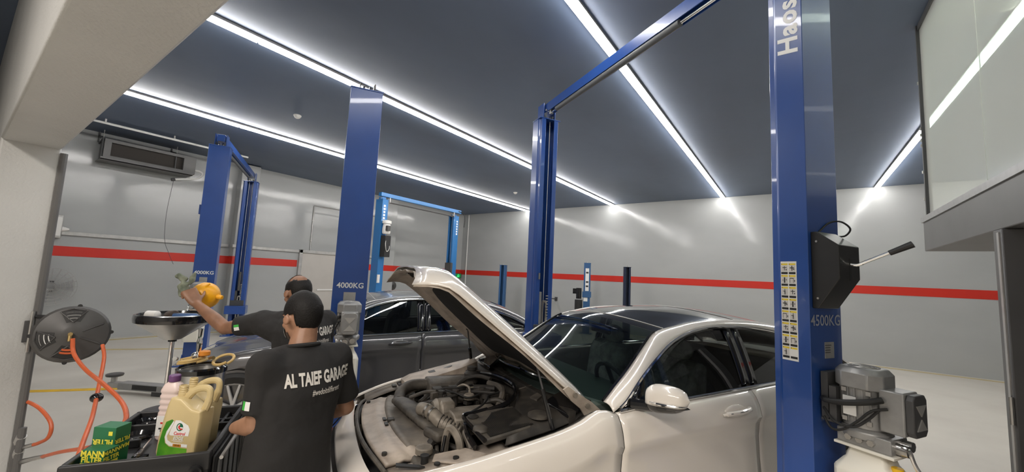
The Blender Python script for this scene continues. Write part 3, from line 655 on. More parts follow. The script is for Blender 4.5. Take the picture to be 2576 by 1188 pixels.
def car(name, label, loc, yaw, paint, dark_roof, open_hood):
    t = thing(name, label, 'car', (loc[0], loc[1], 0), PI*1.5 - yaw)
    for sd in (1, -1):
        obj('front_fender', side_panel(-.56, .612, sd), paint, t, ang=50, solid=.004)
        d = obj('front_door', side_panel(.618, 1.690, sd, n=24), paint, t, ang=50, solid=.004)
        h = obj('door_handle', MB().tube(curve([V(1.345, sd*.884, .888), V(1.38, sd*.906, .900), V(1.47, sd*.912, .903), V(1.555, sd*.902, .907), V(1.585, sd*.88, .908)], 5), [.008]*3+[.014]*15+[.013]*2+[.008], 10), paint, d)
        obj('handle_cup', MB().ell(V(1.465, sd*.872, .895), (.095, .016, .042), seg=20, ring=10), paint if dark_roof else paint, d)
        obj('handle_trim', MB().tube(curve([V(1.37, sd*.915, .903), V(1.47, sd*.921, .908), V(1.55, sd*.912, .912)], 4), .0045, 6), 'chrome', h)
        d2_ = obj('rear_door', side_panel(1.696, 2.56, sd, n=18), paint, t, ang=50, solid=.004)
        h2 = obj('door_handle', MB().tube(curve([V(2.29, sd*.872, .915), V(2.33, sd*.895, .925), V(2.42, sd*.893, .93), V(2.50, sd*.885, .933), V(2.53, sd*.862, .933)], 5), [.008]*3+[.014]*15+[.013]*2+[.008], 10), paint, d2_)
        obj('rear_fender', side_panel(2.566, 3.56, sd), paint, t, ang=50, solid=.004)
        m_ = (lambda p: p) if sd == 1 else mir
        A, B = [m_(p) for p in W_P], [m_(p) for p in O_P]
        obj('roof_rail', ribbon(A, B, .014, 3), paint, t, ang=60, solid=.006)
        obj('chrome_trim', MB().tube([p+Vector((0, sd*.004, -.006)) for p in B[2:]], .0085, 6), 'chrome', t)
        # windows
        def glass_pane(s0, s1, n=14, inset=.022):
            rows = []
            for i in range(n+1):
                s = s0+(s1-s0)*i/n
                zb, yb = smooth_interp(T_Z, max(s, .62))+.004, smooth_interp(T_Y, max(s, .62))-.012
                zo = smooth_interp([(a, b) for a, b, c in O_E], s)-inset; yo = smooth_interp([(a, c) for a, b, c in O_E], s)-.012
                zo = max(zo, zb+.003)
                rows.append([V(s, sd*(yb+(yo-yb)*k/6+.010*math.sin(PI*k/6)), zb+(zo-zb)*k/6) for k in range(7)])
            return MB().grid(rows)
        obj('front_window', glass_pane(.80, 1.655), 'glass_dk', t, ang=60)
        obj('rear_window', glass_pane(1.79, 2.50), 'glass_dk', t, ang=60)
        obj('quarter_window', glass_pane(2.53, 2.98), 'gloss_black', t, ang=60)
        # black frames
        def bar(s0, s1, w0, out=0.0):
            zo = lambda s: smooth_interp([(a, b) for a, b, c in O_E], s)-.008; yo = lambda s: smooth_interp([(a, c) for a, b, c in O_E], s)-.006+out
            zb = lambda s: smooth_interp(T_Z, s); yb = lambda s: smooth_interp(T_Y, s)-.006+out
            fr = MB().grid([[V(a+w, sd*(yb(a)+(yo(b_)-yb(a))*k/5+.010*math.sin(PI*k/5)), zb(a)+(zo(b_)-zb(a))*k/5) for k in range(6)] for a, b_, w in ((s0, s1, 0), (s0, s1, w0))])
            obj('window_frame', fr, 'gloss_black', t, ang=60, solid=.006)
        bar(1.65, 1.64, .075); bar(1.732, 1.71, .07); bar(2.49, 2.43, .05)
        obj('window_seal', MB().tube([p+Vector((0, -sd*.006, -.018)) for p in B[3:]], .011, 6), 'gloss_black', t)
        cr = MB().tube([V(s, sd*(smooth_interp(T_Y, s)+.006), smooth_interp(T_Z, s)+.006) for s in [.635+.1*i for i in range(24)]], .0105, 8)
        obj('belt_trim', cr, 'chrome', t)
        cn = MB().face
        tri = MB(); v = [tri.bm.verts.new(V(s, sd*y, z)) for s, y, z in ((.66, .805, .962), (.82, .80, .968), (.82, .755, 1.075))]; tri.face(v)
        obj('mirror_sail', tri, 'gloss_black', t, solid=.008)
        # mirror
        M = Matrix.Translation(V(.835, sd*.945, 1.042)) @ Matrix.Rotation(sd*R(22), 4, 'Z')
        rows = []
        for i in range(13):
            a = -1+2*i/12.0; w = max(1-abs(a)**3.2, .0)**.55
            hh = .070*w*(1-.16*a*sd); dd = .066*w
            rows.append([M @ Vector((-.0+dd*math.copysign(abs(math.cos(x))**.8, math.cos(x)) * (1 if math.cos(x) > 0 else .55), .118*a, (hh*math.copysign(abs(math.sin(x))**.85, math.sin(x)))+.012*(a*sd))) for x in [2*PI*k/20 for k in range(20)]])
        mr = obj('side_mirror', MB().rings(rows), paint, t, ang=70)
        lo_ = [[M @ (lambda q: Vector((q.x*1.035, q.y*1.02, min(q.z*1.03, -.031+.012*q.y/.118*sd*.5))))(M.inverted() @ p) for p in r] for r in rows]
        obj('mirror_base', MB().rings(lo_), 'gloss_black', mr, ang=50)
        obj('indicator', MB().tube([M @ Vector((.069*max(1-abs(a)**3.2, 0)**.55, .118*a, -.016+.006*a*sd)) for a in [sd*(-.55+1.5*k/10) for k in range(11)]], [.003, .006, .008, .009, .009, .009, .009, .008, .007, .006, .003], 8), 'chrome', mr)
        obj('mirror_glass', MB().box(M @ Vector((-.033, 0, .004)), (.004, .15, .07), M.to_3x3().to_4x4()), 'chrome', mr)
        obj('mirror_arm', MB().tube([V(.72, sd*.80, .985), V(.77, sd*.84, .985), V(.83, sd*.90, .985)], [.03, .028, .026], 10), 'gloss_black', mr)
        wheel('front_wheel', t, 0, sd, 'alloy'); wheel('rear_wheel', t, 2.66, sd, 'alloy')
    # windscreen, roof, rear
    n = 13; L_, R_ = W_P[:17], [mir(p) for p in W_P[:17]]
    def span(p, q, fwd, crown, m=14):
        return [p.lerp(q, k/m) + Vector((fwd*math.sin(PI*k/m), 0, crown*math.sin(PI*k/m))) for k in range(m+1)]
    ws = MB().grid([span(a, b, .22*(1-i/16.0)+.05*(i/16.0), .012+.03*(i/16.0)) for i, (a, b) in enumerate(zip(L_, R_))])
    wsn = obj('windscreen', ws, 'glass_ws', t, ang=80)
    for E in (L_, R_): obj('windscreen_seal', MB().tube([p+Vector((0, -.006 if p.y > 0 else .006, .003)) for p in E], .008, 6), 'gloss_black', wsn)
    RL, RR = W_P[16:37], [mir(p) for p in W_P[16:37]]
    ro = MB().grid([span(a+Vector((-.006 if i == 0 else 0, 0, 0)), b+Vector((-.006 if i == 0 else 0, 0, 0)), .05*(1-i/20.0), .042) for i, (a, b) in enumerate(zip(RL, RR))])
    rf = obj('roof', ro, 'roof' if dark_roof else paint, t, ang=80)
    for i in (2, 12):
        a, b = RL[i], RR[i]
        obj('roof_seam', MB().tube([p+Vector((0, 0, .002)) for p in span(a, b, .05*(1-i/20.0), .042)], .0035, 6), 'zinc', rf)
    TL, TR = W_P[36:], [mir(p) for p in W_P[36:]]
    obj('rear_screen', MB().grid([span(a, b, -.05, .03) for a, b in zip(TL, TR)]), 'gloss_black', t, ang=80)
    tr = MB().grid([[V(s, y*smooth_interp(T_Y, s), z+.025*(1-y*y)) for y in [-1+k/6.0 for k in range(13)]] for s, z in ((3.02, 1.02), (3.2, 1.015), (3.4, .975), (3.54, .93), (3.58, .87), (3.575, .70))])
    obj('boot_lid', tr, paint, t, ang=50)
    def fascia(rows, m=24):   # rows: (s at centre, z, half width, sweep)
        return MB().grid([[V(s+sw*abs(-1+2*k/m)**2.6, w*(-1+2*k/m), z) for k in range(m+1)] for s, z, w, sw in rows])
    obj('rear_bumper', fascia([(3.575, .70, .66, -.08), (3.62, .60, .74, -.16), (3.62, .42, .76, -.18), (3.56, .24, .74, -.16)]), paint, t, ang=60)
    fb = obj('front_bumper', fascia([(-.60, .700, .60, .05), (-.635, .690, .62, .06), (-.675, .655, .66, .08), (-.745, .575, .70, .15), (-.805, .48, .74, .20), (-.80, .38, .76, .22), (-.775, .27, .76, .22), (-.70, .21, .74, .18)]), paint, t, ang=50)
    gr = MB().grid([[V(s-.006+.05*abs(y/.6)**2.6, y*w, z) for y in [-.36+.06*k for k in range(13)]] for s, z, w in ((-.70, .635, .95), (-.755, .565, 1.05), (-.80, .49, 1.1), (-.81, .43, 1.0))])
    g = obj('grille', gr, 'ink', fb, ang=60)
    for k in range(3): obj('grille_slat', MB().tube([V(-.728-.036*k+.05*abs(y/.6)**2.6, y*(.97+.05*k), .605-.055*k) for y in [-.37+.0617*j for j in range(13)]], .010, 6), 'chrome', g)
    obj('number_plate', MB().box(V(-.845, 0, .36), (.012, .46, .10)), 'label', fb)
    obj('floor_pan', MB().lohi(tuple(V(3.3, -.62, .19)), tuple(V(-.45, .62, .23))), 'dark_in', t)
    for sd in (1, -1): obj('wheel_liner', MB().lathe([(.34, -.13), (.335, .16)], V(0, sd*.70, .33), (0, 1, 0), 24, cap=False), 'ink', t)
    for sd in (1, -1):
        hl = MB().grid([[V(s+ds, sd*y, z) for s, y, z in row] for ds in (0,) for row in (
            ((-.60, .50, .655), (-.52, .60, .68), (-.40, .69, .715), (-.27, .755, .752)),
            ((-.66, .52, .625), (-.60, .64, .645), (-.46, .745, .675), (-.30, .80, .72)),
            ((-.71, .50, .575), (-.665, .63, .585), (-.53, .765, .61), (-.36, .825, .66)))])
        h_ = obj('headlight', hl, 'glass_ws' if not open_hood else 'gloss_black', t, ang=80, solid=.006)
        obj('lamp_reflector', MB().ell(V(-.53, sd*.62, .635), (.05, .05, .04)).ell(V(-.44, sd*.69, .665), (.05, .045, .04)), 'chrome', h_)
        obj('headlight_housing', MB().hexa([V(-.62, sd*.48, .55), V(-.30, sd*.62, .58), V(-.30, sd*.79, .58), V(-.55, sd*.72, .54), V(-.57, sd*.50, .64), V(-.28, sd*.62, .70), V(-.29, sd*.765, .73), V(-.49, sd*.66, .66)]), 'frame_dk', h_)
    # cabin
    obj('dashboard', MB().rings([[V(s, y, z) for s, z in ((.50, .80), (.55, .955), (.80, .985), (1.02, .955), (1.08, .85), (.95, .55), (.60, .5))] for y in (-.66, .66)]), mat('dash_plastic', (.10, .13, .115), .5), t, bev=.02)
    for y in (.36, -.36):
        se = obj('front_seat', MB().rings([[V(s, y+w, z) for s, z in ((.98, .42), (.98, .56), (1.44, .52), (1.48, .42))] for w in (-.24, .24)]), 'seat', t, bev=.04)
        obj('backrest', MB().rings([[V(s, y+w, z) for s, z in ((1.36, .5), (1.45, 1.04), (1.50, 1.12), (1.60, 1.10), (1.56, .5))] for w in (-.23, -.19, .19, .23)]), 'wrap' if dark_roof else 'seat', se, bev=.04)
        obj('headrest', MB().ell(V(1.55, y, 1.17), (.06, .13, .085), seg=16), 'wrap' if dark_roof else 'seat', se)
    obj('rear_seat', MB().rings([[V(s, y, z) for s, z in ((2.05, .4), (2.05, .55), (2.5, .52), (2.72, 1.02), (2.85, 1.02), (2.8, .4))] for y in (-.62, .62)]), 'seat', t, bev=.04)
    sw_ = Matrix.Translation(V(.98, .36, .93)) @ Matrix.Rotation(R(-65), 4, 'Y')
    obj('steering_wheel', MB().tube([sw_ @ Vector((.18*math.cos(a), .18*math.sin(a), 0)) for a in [2*PI*k/28 for k in range(29)]], .015, 8).cyl(sw_ @ Vector((0, 0, -.02)), sw_ @ Vector((0, 0, .02)), .05, 14).tube([sw_ @ Vector((-.17, 0, 0)), sw_ @ Vector((.17, 0, 0))], .014, 6), 'black', t)
    obj('cabin_mirror', MB().box(V(1.13, 0, 1.27), (.03, .22, .06)), 'gloss_black', t, bev=.01)
    return t

NOSE = .74
GC = car('parked_car', 'dark grey saloon with closed bonnet parked on the lift behind the mechanics', (-4.98, 2.12), R(32), 'grey_paint', False, False)
GC.scale = (1, 1, .97)
hd = MB().grid([[V(s, y*(smooth_interp(T_Y, s)-.012), smooth_interp(T_Z, s)-.004+cr*(1-abs(y)**2.2) + .014*math.exp(-((abs(y)-.62)/.10)**2)) for y in [-1+k/12.0 for k in range(25)]] for s, cr in ((-.66, .03), (-.62, .045), (-.5, .055), (-.35, .06), (-.15, .063), (.1, .065), (.35, .06), (.48, .04), (.55, .02))])
obj('bonnet', hd, 'grey_paint', GC, ang=60)
obj('wiper_cowl', MB().grid([[V(s+.16*(y*y)-.16, y*.78, z+.03*(1-y*y)) for y in [-1+k/6.0 for k in range(13)]] for s, z in ((.47, .955), (.62, .985))]), 'black', GC)
NOSE = 1.0
WC = car('open_bonnet_car', 'white saloon with black roof and bonnet propped open over a dusty engine', (-1.789, 1.989), R(30), 'white_paint', True, True)
# ------------------------------------------------------------------ bonnet and engine bay of the white car
TH = R(38.5); HD = Vector((math.cos(TH), 0, math.sin(TH))); HN = Vector((-math.sin(TH), 0, math.cos(TH)))   # along the bonnet, and its outer side
H0 = V(.555, 0, .985)
def hw(t):                       # half width along the bonnet
    return smooth_interp([(0, .695), (.3, .69), (.7, .655), (.88, .615), (.96, .55), (1.0, .46)], t)
def hp(t, v, off=0.0):           # t along (0 hinge .. 1 nose), v across (-1..1)
    w = hw(t); y = v*w
    cr = .05*(1-abs(v)**2.4) + .012*math.exp(-((abs(v)-.66)/.12)**2)
    lip = -.10*max(0, (t-.86)/.14)**1.8 - .05*max(0, (abs(v)-.87)/.13)**1.6
    ext = 1.17 - .035*abs(v)**3
    return H0 + HD*(ext*t) + HN*(cr*min(1, .3+t*2.0)+lip+off) + Vector((0, y, 0))
ts = [0, .08, .18, .3, .42, .54, .66, .76, .84, .89, .93, .965, 1.0]; vs_ = [-1, -.97, -.93, -.85, -.72, -.62, -.45, -.22, 0, .22, .45, .62, .72, .85, .93, .97, 1]
hood = obj('bonnet', MB().grid([[hp(t, v) for v in vs_] for t in ts]), 'white_paint', WC, ang=50, solid=.006)
# inner panel: a raised rim frame following the outline with a sunken middle
def under(t, v):
    e = max(abs(v)*1.0, abs(2*t-1)*.985)
    dep = .012 + .030*(1/(1+math.exp(-(e-.72)*30))) - .018*(1/(1+math.exp(-(e-.93)*60)))
    dep += .006*math.sin(v*14)*math.sin(t*11)
    return hp(t, v*.985, -dep-.008)
ui = [k/26.0*.985+.006 for k in range(27)]; uv = [-1+k/14.0 for k in range(29)]
inner = obj('inner_panel', MB().grid([[under(t, v) for v in uv] for t in ui]), 'dusty_white', hood, ang=60, solid=.003)
pad_pts = [(.10, -.62), (.16, -.72), (.40, -.74), (.60, -.70), (.72, -.60), (.76, -.30), (.75, .2), (.74, .55), (.70, .68), (.62, .74), (.50, .70), (.36, .76), (.2, .74), (.10, .64), (.14, .2), (.12, -.3)]
pm = MB(); c_ = hp(.43, 0, -.062)
ring1 = curve([hp(t, v, -.052) for t, v in pad_pts+pad_pts[:1]], 4)[:-1]; ring2 = [c_.lerp(p, .9)+HN*-.012 for p in ring1]; ring0 = [p+HN*.035 for p in ring1]
pm.rings([ring0, ring1, ring2], cap=False); vv = [pm.bm.verts.new(p) for p in ring2]; cv_ = pm.bm.verts.new(c_)
for i in range(len(vv)): pm.face((vv[i], vv[(i+1) % len(vv)], cv_))
bmesh.ops.remove_doubles(pm.bm, verts=pm.bm.verts, dist=.0008)
obj('insulation_pad', pm, 'pad', hood, ang=60)
obj('rim_seal', MB().tube([hp(t, .93, -.035) for t in ui[1:-4]], .009, 6).tube([hp(t, -.93, -.035) for t in ui[1:-4]], .009, 6), 'dusty_white', hood)
# latch hardware near the nose
obj('latch_striker', MB().tube(curve([hp(.86, -.1, -.05), hp(.88, -.1, -.10), hp(.90, .0, -.10), hp(.88, .1, -.06)], 4), .008, 6), 'steel', hood)
obj('latch_bracket', MB().rings([[hp(t, v, o) for t, v in ((.82, -.16), (.90, -.14), (.90, .12), (.82, .14))] for o in (-.062, -.035)]), 'frame_dk', hood)
for v in (-.5, .46): obj('rubber_stop', MB().cyl(hp(.9, v, -.07), hp(.9, v, -.03), .018, 10), 'rubber', hood)
obj('release_handle', MB().rings([[hp(t, v, o) for t, v in ((.92, .0), (.97, .02), (.97, .14), (.92, .16))] for o in (-.07, -.06)]), 'gloss_black', hood)
obj('latch_recess', MB().rings([[hp(t, v, o) for t, v in ((.80, .32), (.88, .36), (.88, .52), (.80, .52))] for o in (-.05, -.03)]), 'frame_dk', hood)
# hinges and gas struts
for sd in (1, -1):
    hg = MB()
    pl = [(.62, .86), (.60, .93), (.53, .985), (.44, 1.035), (.38, 1.075), (.35, 1.06), (.40, 1.0), (.46, .955), (.50, .90), (.53, .85)]
    hg.rings([[V(s, sd*y, z) for s, z in pl] for y in (.70, .712)])
    h = obj('bonnet_hinge', hg, 'dusty_white', WC)
    for s, z in ((.57, .90), (.50, .97), (.42, 1.03)): obj('hinge_pin', MB().cyl(V(s, sd*.69, z), V(s, sd*.722, z), .014, 10), 'engine_lt', h)
    a, b = V(.30, sd*.70 if sd > 0 else sd*.56, .86), hp(.33, sd*.84, -.04)
    sr = obj('gas_strut', MB().tube([a, a.lerp(b, .55)], .012, 10), 'gloss_black', WC)
    obj('strut_rod', MB().tube([a.lerp(b, .55), b], .006, 8), 'frame_dk', sr)
    obj('ball_joint', MB().ell(b, (.015, .015, .015), seg=10, ring=6), 'rubber', sr)
# bay shell
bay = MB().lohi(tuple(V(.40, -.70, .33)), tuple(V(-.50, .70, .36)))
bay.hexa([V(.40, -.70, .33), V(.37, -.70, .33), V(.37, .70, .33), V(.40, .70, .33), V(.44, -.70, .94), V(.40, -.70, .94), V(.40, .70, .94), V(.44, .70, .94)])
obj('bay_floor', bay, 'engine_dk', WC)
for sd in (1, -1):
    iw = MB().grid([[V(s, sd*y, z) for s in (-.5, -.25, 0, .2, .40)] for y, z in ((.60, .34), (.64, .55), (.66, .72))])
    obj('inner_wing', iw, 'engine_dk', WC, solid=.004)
# seat of the fender: dusty flange down from the fender edge
def flange(sd, s0, s1, w, drop, m, nm, base=None):
    n_ = 10; rows = [[], [], []]
    for i in range(n_+1):
        s = s0+(s1-s0)*i/n_; y, z = smooth_interp(T_Y, s)-.035, smooth_interp(T_Z, s)-.016
        wl = w(s) if callable(w) else w
        rows[0].append(V(s, sd*y, z)); rows[1].append(V(s, sd*(y-.02), z-drop)); rows[2].append(V(s, sd*(y-.02-wl), z-drop-.004))
    return obj(nm, MB().grid(rows), m, WC, ang=30, solid=.004)
fl = flange(1, -.50, .05, .15, .028, 'dusty_white', 'wing_flange')
for s in (-.29, -.20): obj('flange_hole', MB().cyl(V(s, .655, .755+.16*(s+.3)), V(s, .655, .763+.16*(s+.3)), .015, 12), 'ink', fl)
obj('flange_slot', MB().rings([[V(s, y, z+o) for s, y, z in ((-.455, .53, .727), (-.36, .60, .735), (-.34, .63, .738), (-.365, .625, .735), (-.46, .56, .727))] for o in (.0, .008)]), 'ink', fl)
obj('rubber_stop', MB().cyl(V(-.33, .575, .73), V(-.33, .575, .765), .018, 12).cyl(V(-.33, .575, .765), V(-.33, .575, .772), .022, 12), 'rubber', fl)
obj('joint_cover', MB().rings([[V(s, y, z+o) for s, y, z in ((-.30, .60, .742), (-.27, .52, .735), (-.12, .56, .762), (-.06, .70, .782), (-.2, .72, .766))] for o in (0, .012)]), 'dusty_white', fl, bev=.005)
flange(1, .05, .54, .05, .03, 'engine_dk', 'wing_flange')
ff = flange(-1, -.50, .50, .09, .02, 'dusty_grey', 'wing_flange')
# far-side dusty wing support rail (long light moulding with two openings)
rl = MB().rings([[V(s, y, z) for y, z in ((-.62, z0-.02), (-.62, z0+.01), (-.50+dy, z0+.025), (-.44+dy, z0+.01), (-.42+dy, z0-.05), (-.46+dy, z0-.055))] for s, z0, dy in ((-.25, .82, .03), (-.19, .85, .05), (-.02, .885, .04), (.15, .92, .02), (.28, .945, -.03), (.315, .945, -.06))])
rail = obj('wing_rail', rl, 'dusty_white', WC, ang=40)
obj('rail_opening', MB().rings([[V(.07+.035*math.cos(a), -.485+.018*math.sin(a), .924+.010*math.cos(a)+o) for a in [2*PI*k/14 for k in range(14)]] for o in (0, .005)]), 'ink', rail)
obj('rail_opening', MB().rings([[V(s, y, z+o) for s, y, z in ((-.075, -.50, .896), (-.075, -.455, .893), (-.03, -.455, .902), (-.03, -.50, .905))] for o in (0, .006)]), 'ink', rail)
obj('bay_cable', MB().tube(curve([V(-.28, -.60, .80), V(-.12, -.62, .85), V(.1, -.62, .90)], 5), .010, 6), 'engine_dk', WC)
for k in range(6): obj('wire_clip', MB().box(V(-.30+.04*k, -.60+.012*(k % 3), .785+.012*k), (.03, .05, .014)), ('engine_dk', 'frame_dk', 'engine')[k % 3], ff)
# slam panel with moulded ridges, front rim and rear rubber seal
def slam(s, y):
    r = .010*math.exp(-((s+.475)/.022)**2) + .010*math.exp(-((s+.405)/.02)**2)
    return V(s + .10*(abs(y)/.6)**2.2, y, .735 + .025*(s+.55)/.3 + r - .02*(abs(y)/.55)**6)
sp = obj("slam_panel", MB().grid([[slam(-.565+.016*i, -.50+.10*j) for j in range(11)] for i in range(13)]), 'dusty_white', WC, ang=60, solid=.02)
sp2 = obj('radiator_cover', MB().grid([[slam(-.425+.0195*i, -.50+.09*j)+Vector((0, 0, .004)) for j in range(11)] for i in range(11)]), 'dusty_grey', WC, ang=60, solid=.02)
for y, z in ((-.02, .742), (.06, .745)): obj('panel_slot', MB().box(slam(-.44, y)+Vector((0, 0, .006)), (.018, .045, .008)), 'ink', sp)
obj('lock_catch', MB().lohi(tuple(V(-.39, .0, .748)), tuple(V(-.43, .045, .768))), 'engine_dk', sp, bev=.005)
obj('front_seal', MB().tube([slam(-.592, y)+Vector((0, 0, .0)) for y in [-.56+.08*k for k in range(15)]], .011, 8), 'engine', WC)
obj('front_gap', MB().grid([[slam(-.60, -.5+.1*k)+Vector((0, 0, -.012)) for k in range(11)], [slam(-.57, -.5+.1*k)+Vector((0, 0, -.03)) for k in range(11)]]), 'ink', WC)
obj('rear_seal', MB().tube(curve([V(-.245, -.44, .80), V(-.285, -.36, .80), V(-.30, -.2, .785), V(-.275, .05, .775), V(-.24, .25, .768), V(-.19, .40, .762)], 6), .022, 8), 'engine', WC)
for k in (0, 3): obj("panel_clip", MB().cyl(slam(-.54, -.42+.28*k)+Vector((0, 0, -.002)), slam(-.54, -.42+.28*k)+Vector((0, 0, .012)), .013, 10), 'engine_dk', sp)
# engine
E_ = lambda nm, mb, m, p=None, **k: obj(nm, mb, m, p or WC, **k)
def obox(c, size, yaw=0, pitch=0, roll=0): return MB().box(c, size, Euler((R(roll), R(pitch), R(yaw))))
eb = E_('engine_block', obox(V(.02, .05, .62), (.56, .42, .34)), 'engine_dk', bev=.02)
c1 = E_('cam_cover', MB().rings([[V(s, y, z) for y, z in ((-.20, .80), (-.19, .845), (-.16, .86), (-.06, .86), (-.03, .845), (-.02, .80))] for s in (-.17, .23)]), 'engine_lt', bev=.008)
c2 = E_('cam_cover', MB().rings([[V(s, y, z) for y, z in ((.19, .79), (.20, .845), (.23, .865), (.36, .865), (.39, .85), (.40, .76))] for s in (-.13, .15)]), 'engine_lt', bev=.008)
for k in range(3): E_('coil_pack', obox(V(-.10+.11*k, -.11, .872), (.06, .07, .03)), 'engine_dk', c1, bev=.004)
for k in range(4): E_('fuel_injector', MB().cyl(V(-.12+.09*k, .06, .80), V(-.12+.09*k, .06, .90), .016, 10).cyl(V(-.12+.09*k, .06, .90), V(-.12+.09*k, .06, .915), .022, 8), 'engine_dk', eb)
E_('fuel_rail', MB().tube([V(-.17, .03, .872), V(.18, .03, .885)], .016, 10), 'engine', eb)
E_('intake_plenum', MB().rings([[V(s, y, z) for y, z in ((-.44, .78), (-.44, .86), (-.40, .89), (-.30, .895), (-.24, .87), (-.24, .78))] for s in (-.12, .20)]), 'engine', bev=.012)
E_('wiring_duct', MB().tube(curve([V(-.24, .02, .84), V(-.15, -.04, .87), V(-.02, -.03, .89), V(.12, -.01, .90), V(.24, .05, .90)], 5), .018, 8), 'engine_dk')
hs = E_('alternator', MB().lathe([(.05, 0), (.085, .01), (.09, .04), (.09, .09), (.07, .11)], V(-.10, .17, .80), (1, 0, .15), 22), 'engine_lt')
for k in range(10):
    a = 2*PI*k/10; E_('vent_fin', MB().box(V(-.215, .17+.062*math.cos(a), .815+.062*math.sin(a)), (.012, .016, .016)), 'engine_dk', hs)
E_('pulley', MB().lathe([(.02, 0), (.05, 0), (.045, .015), (.05, .03), (.02, .03)], V(-.215, .10, .74), (1, 0, 0), 20), 'engine_dk')
E_('front_casting', MB().rings([[V(s, y, z) for y, z in ((.12, .72), (.10, .84), (.14, .90), (.23, .895), (.26, .85), (.25, .72))] for s in (-.17, -.08)]), 'engine_lt', bev=.014)
# ribbed charge-air duct and resonator in front
du = MB(); P_ = curve([V(-.335, -.20, .80), V(-.315, -.08, .815), V(-.29, .05, .815), V(-.26, .16, .805), V(-.235, .26, .795), V(-.21, .34, .785)], 6)
rg = []
for i, p in enumerate(P_):
    t = (P_[min(i+1, len(P_)-1)]-P_[max(i-1, 0)]).normalized(); w = Vector((0, 0, 1)).cross(t).normalized(); k = 1.0 + (.10 if (i % 2 == 0 and 4 < i < 24) else 0); hw_ = (.044+.012*math.sin(i/len(P_)*PI))*k
    rg.append([p + w*(hw_*math.copysign(abs(math.cos(a))**.7, math.cos(a))) + Vector((0, 0, .023*k*math.copysign(abs(math.sin(a))**.7, math.sin(a)))) for a in [2*PI*j/14 for j in range(14)]])
E_('air_duct', du.rings(rg), 'engine', ang=50)
E_('duct_flange', obox(V(-.215, .36, .782), (.10, .14, .05), 20), 'engine', bev=.016)
ip = E_('intake_pipe', MB().tube(curve([V(-.33, -.20, .79), V(-.30, -.30, .82), V(-.22, -.36, .845), V(-.10, -.36, .845)], 6), .038, 14), 'engine')
tp = E_('turbo_pipe', MB().tube(curve([V(-.27, .17, .855), V(-.245, .22, .86), V(-.215, .28, .845), V(-.18, .34, .82), V(-.10, .38, .79)], 5), .036, 14), 'engine_lt')
for a, b in ((V(-.245, .225, .858), V(-.238, .235, .856)), (V(-.228, .262, .851), V(-.221, .272, .849))): E_('hose_clamp', MB().cyl(a, b, .040, 16), 'steel', tp)
bl = MB()
for k in range(7): bl.lathe([(.036, -.006), (.043, 0), (.036, .006)], V(-.19+.016*k, .325+.011*k, .825-.006*k), (-.8, .55, -.3), 14, cap=False)
E_('bellows', bl, 'engine', tp)
# hoses and wires
rn = random.Random(11)
hose = [([(-.20, .46, .62), (-.195, .45, .76), (-.185, .465, .835), (-.165, .50, .835), (-.145, .54, .78), (-.15, .57, .66)], .021, 'engine_lt'),
        ([(-.30, .44, .62), (-.27, .40, .73), (-.2, .36, .77), (-.1, .36, .76)], .022, 'engine_dk'),
        ([(-.24, .47, .60), (-.22, .38, .72), (-.235, .32, .79), (-.20, .30, .81), (-.12, .40, .80)], .012, 'engine'),
        ([(-.1, .55, .6), (-.08, .52, .74), (-.09, .46, .80), (-.04, .40, .82)], .018, 'engine_lt'),
        ([(-.35, .25, .68), (-.25, .42, .70), (-.18, .5, .68), (-.1, .6, .66)], .024, 'engine_dk'),
        ([(-.26, .0, .82), (-.2, .08, .86), (-.1, .1, .88), (.05, .08, .90), (.2, .15, .90)], .010, 'engine_dk'),
        ([(-.28, -.1, .84), (-.2, -.05, .88), (-.14, .02, .90)], .012, 'engine'),
        ([(.18, .25, .84), (.24, .18, .90), (.27, .06, .91), (.25, -.08, .90)], .020, 'engine'),
        ([(.12, .18, .86), (.19, .22, .88), (.23, .28, .86), (.2, .34, .84)], .016, 'engine_dk'),
        ([(.05, -.2, .86), (.14, -.24, .9), (.22, -.2, .92), (.27, -.1, .92)], .014, 'engine_dk'),
        ([(-.06, .34, .85), (.04, .32, .885), (.1, .26, .895), (.15, .18, .90), (.24, .16, .91)], .006, 'rubber'),
        ([(-.2, .0, .85), (-.1, .0, .91), (0, .04, .92), (.1, .0, .92)], .006, 'rubber'),
        ([(-.1, -.02, .9), (-.05, .1, .91), (.02, .16, .89), (.1, .14, .9)], .005, 'rubber'),
        ([(.0, -.02, .90), (.03, .02, .93), (.06, .05, .92), (.05, .1, .9)], .008, 'engine_lt'),
        ([(-.30, .30, .70), (-.2, .38, .74), (-.1, .48, .72), (0, .56, .72)], .014, 'engine_dk')]
for pts, r, m in hose: E_('engine_hose', MB().tube(curve([V(*p) for p in pts], 6), r, 8), m)
for k in range(16):
    s, y = rn.uniform(-.2, .26), rn.uniform(-.02, .17); E_('engine_sensor', obox(V(s, y, rn.uniform(.82, .885)), (rn.uniform(.025, .06), rn.uniform(.02, .05), .04), rn.uniform(0, 90)), ('engine_dk', 'engine', 'engine_dk')[k % 3], bev=.004)
for k in range(12):
    s, y = rn.uniform(-.34, -.02), rn.uniform(.36, .60); E_('bay_bracket', obox(V(s, y, rn.uniform(.52, .66)), (rn.uniform(.03, .09), rn.uniform(.03, .08), .05), rn.uniform(0, 90)), ('engine_dk', 'engine')[k % 2], bev=.004)
E_('data_label', obox(V(.10, -.02, .905), (.07, .05, .004), 20), mat('label_dusty', (.5, .46, .33), .5), eb)
E_('oil_cap', MB().lathe([(.035, 0), (.038, .02), (.028, .03)], V(.04, .12, .87), seg=12), 'engine_lt', eb)
E_('oil_filter', MB().lathe([(.03, 0), (.03, .05), (.0, .05)], V(.16, .10, .86), seg=14), 'engine_dk', eb)
E_('heat_shield', obox(V(.16, .27, .80), (.14, .16, .06), 10, 6), 'engine', bev=.02)
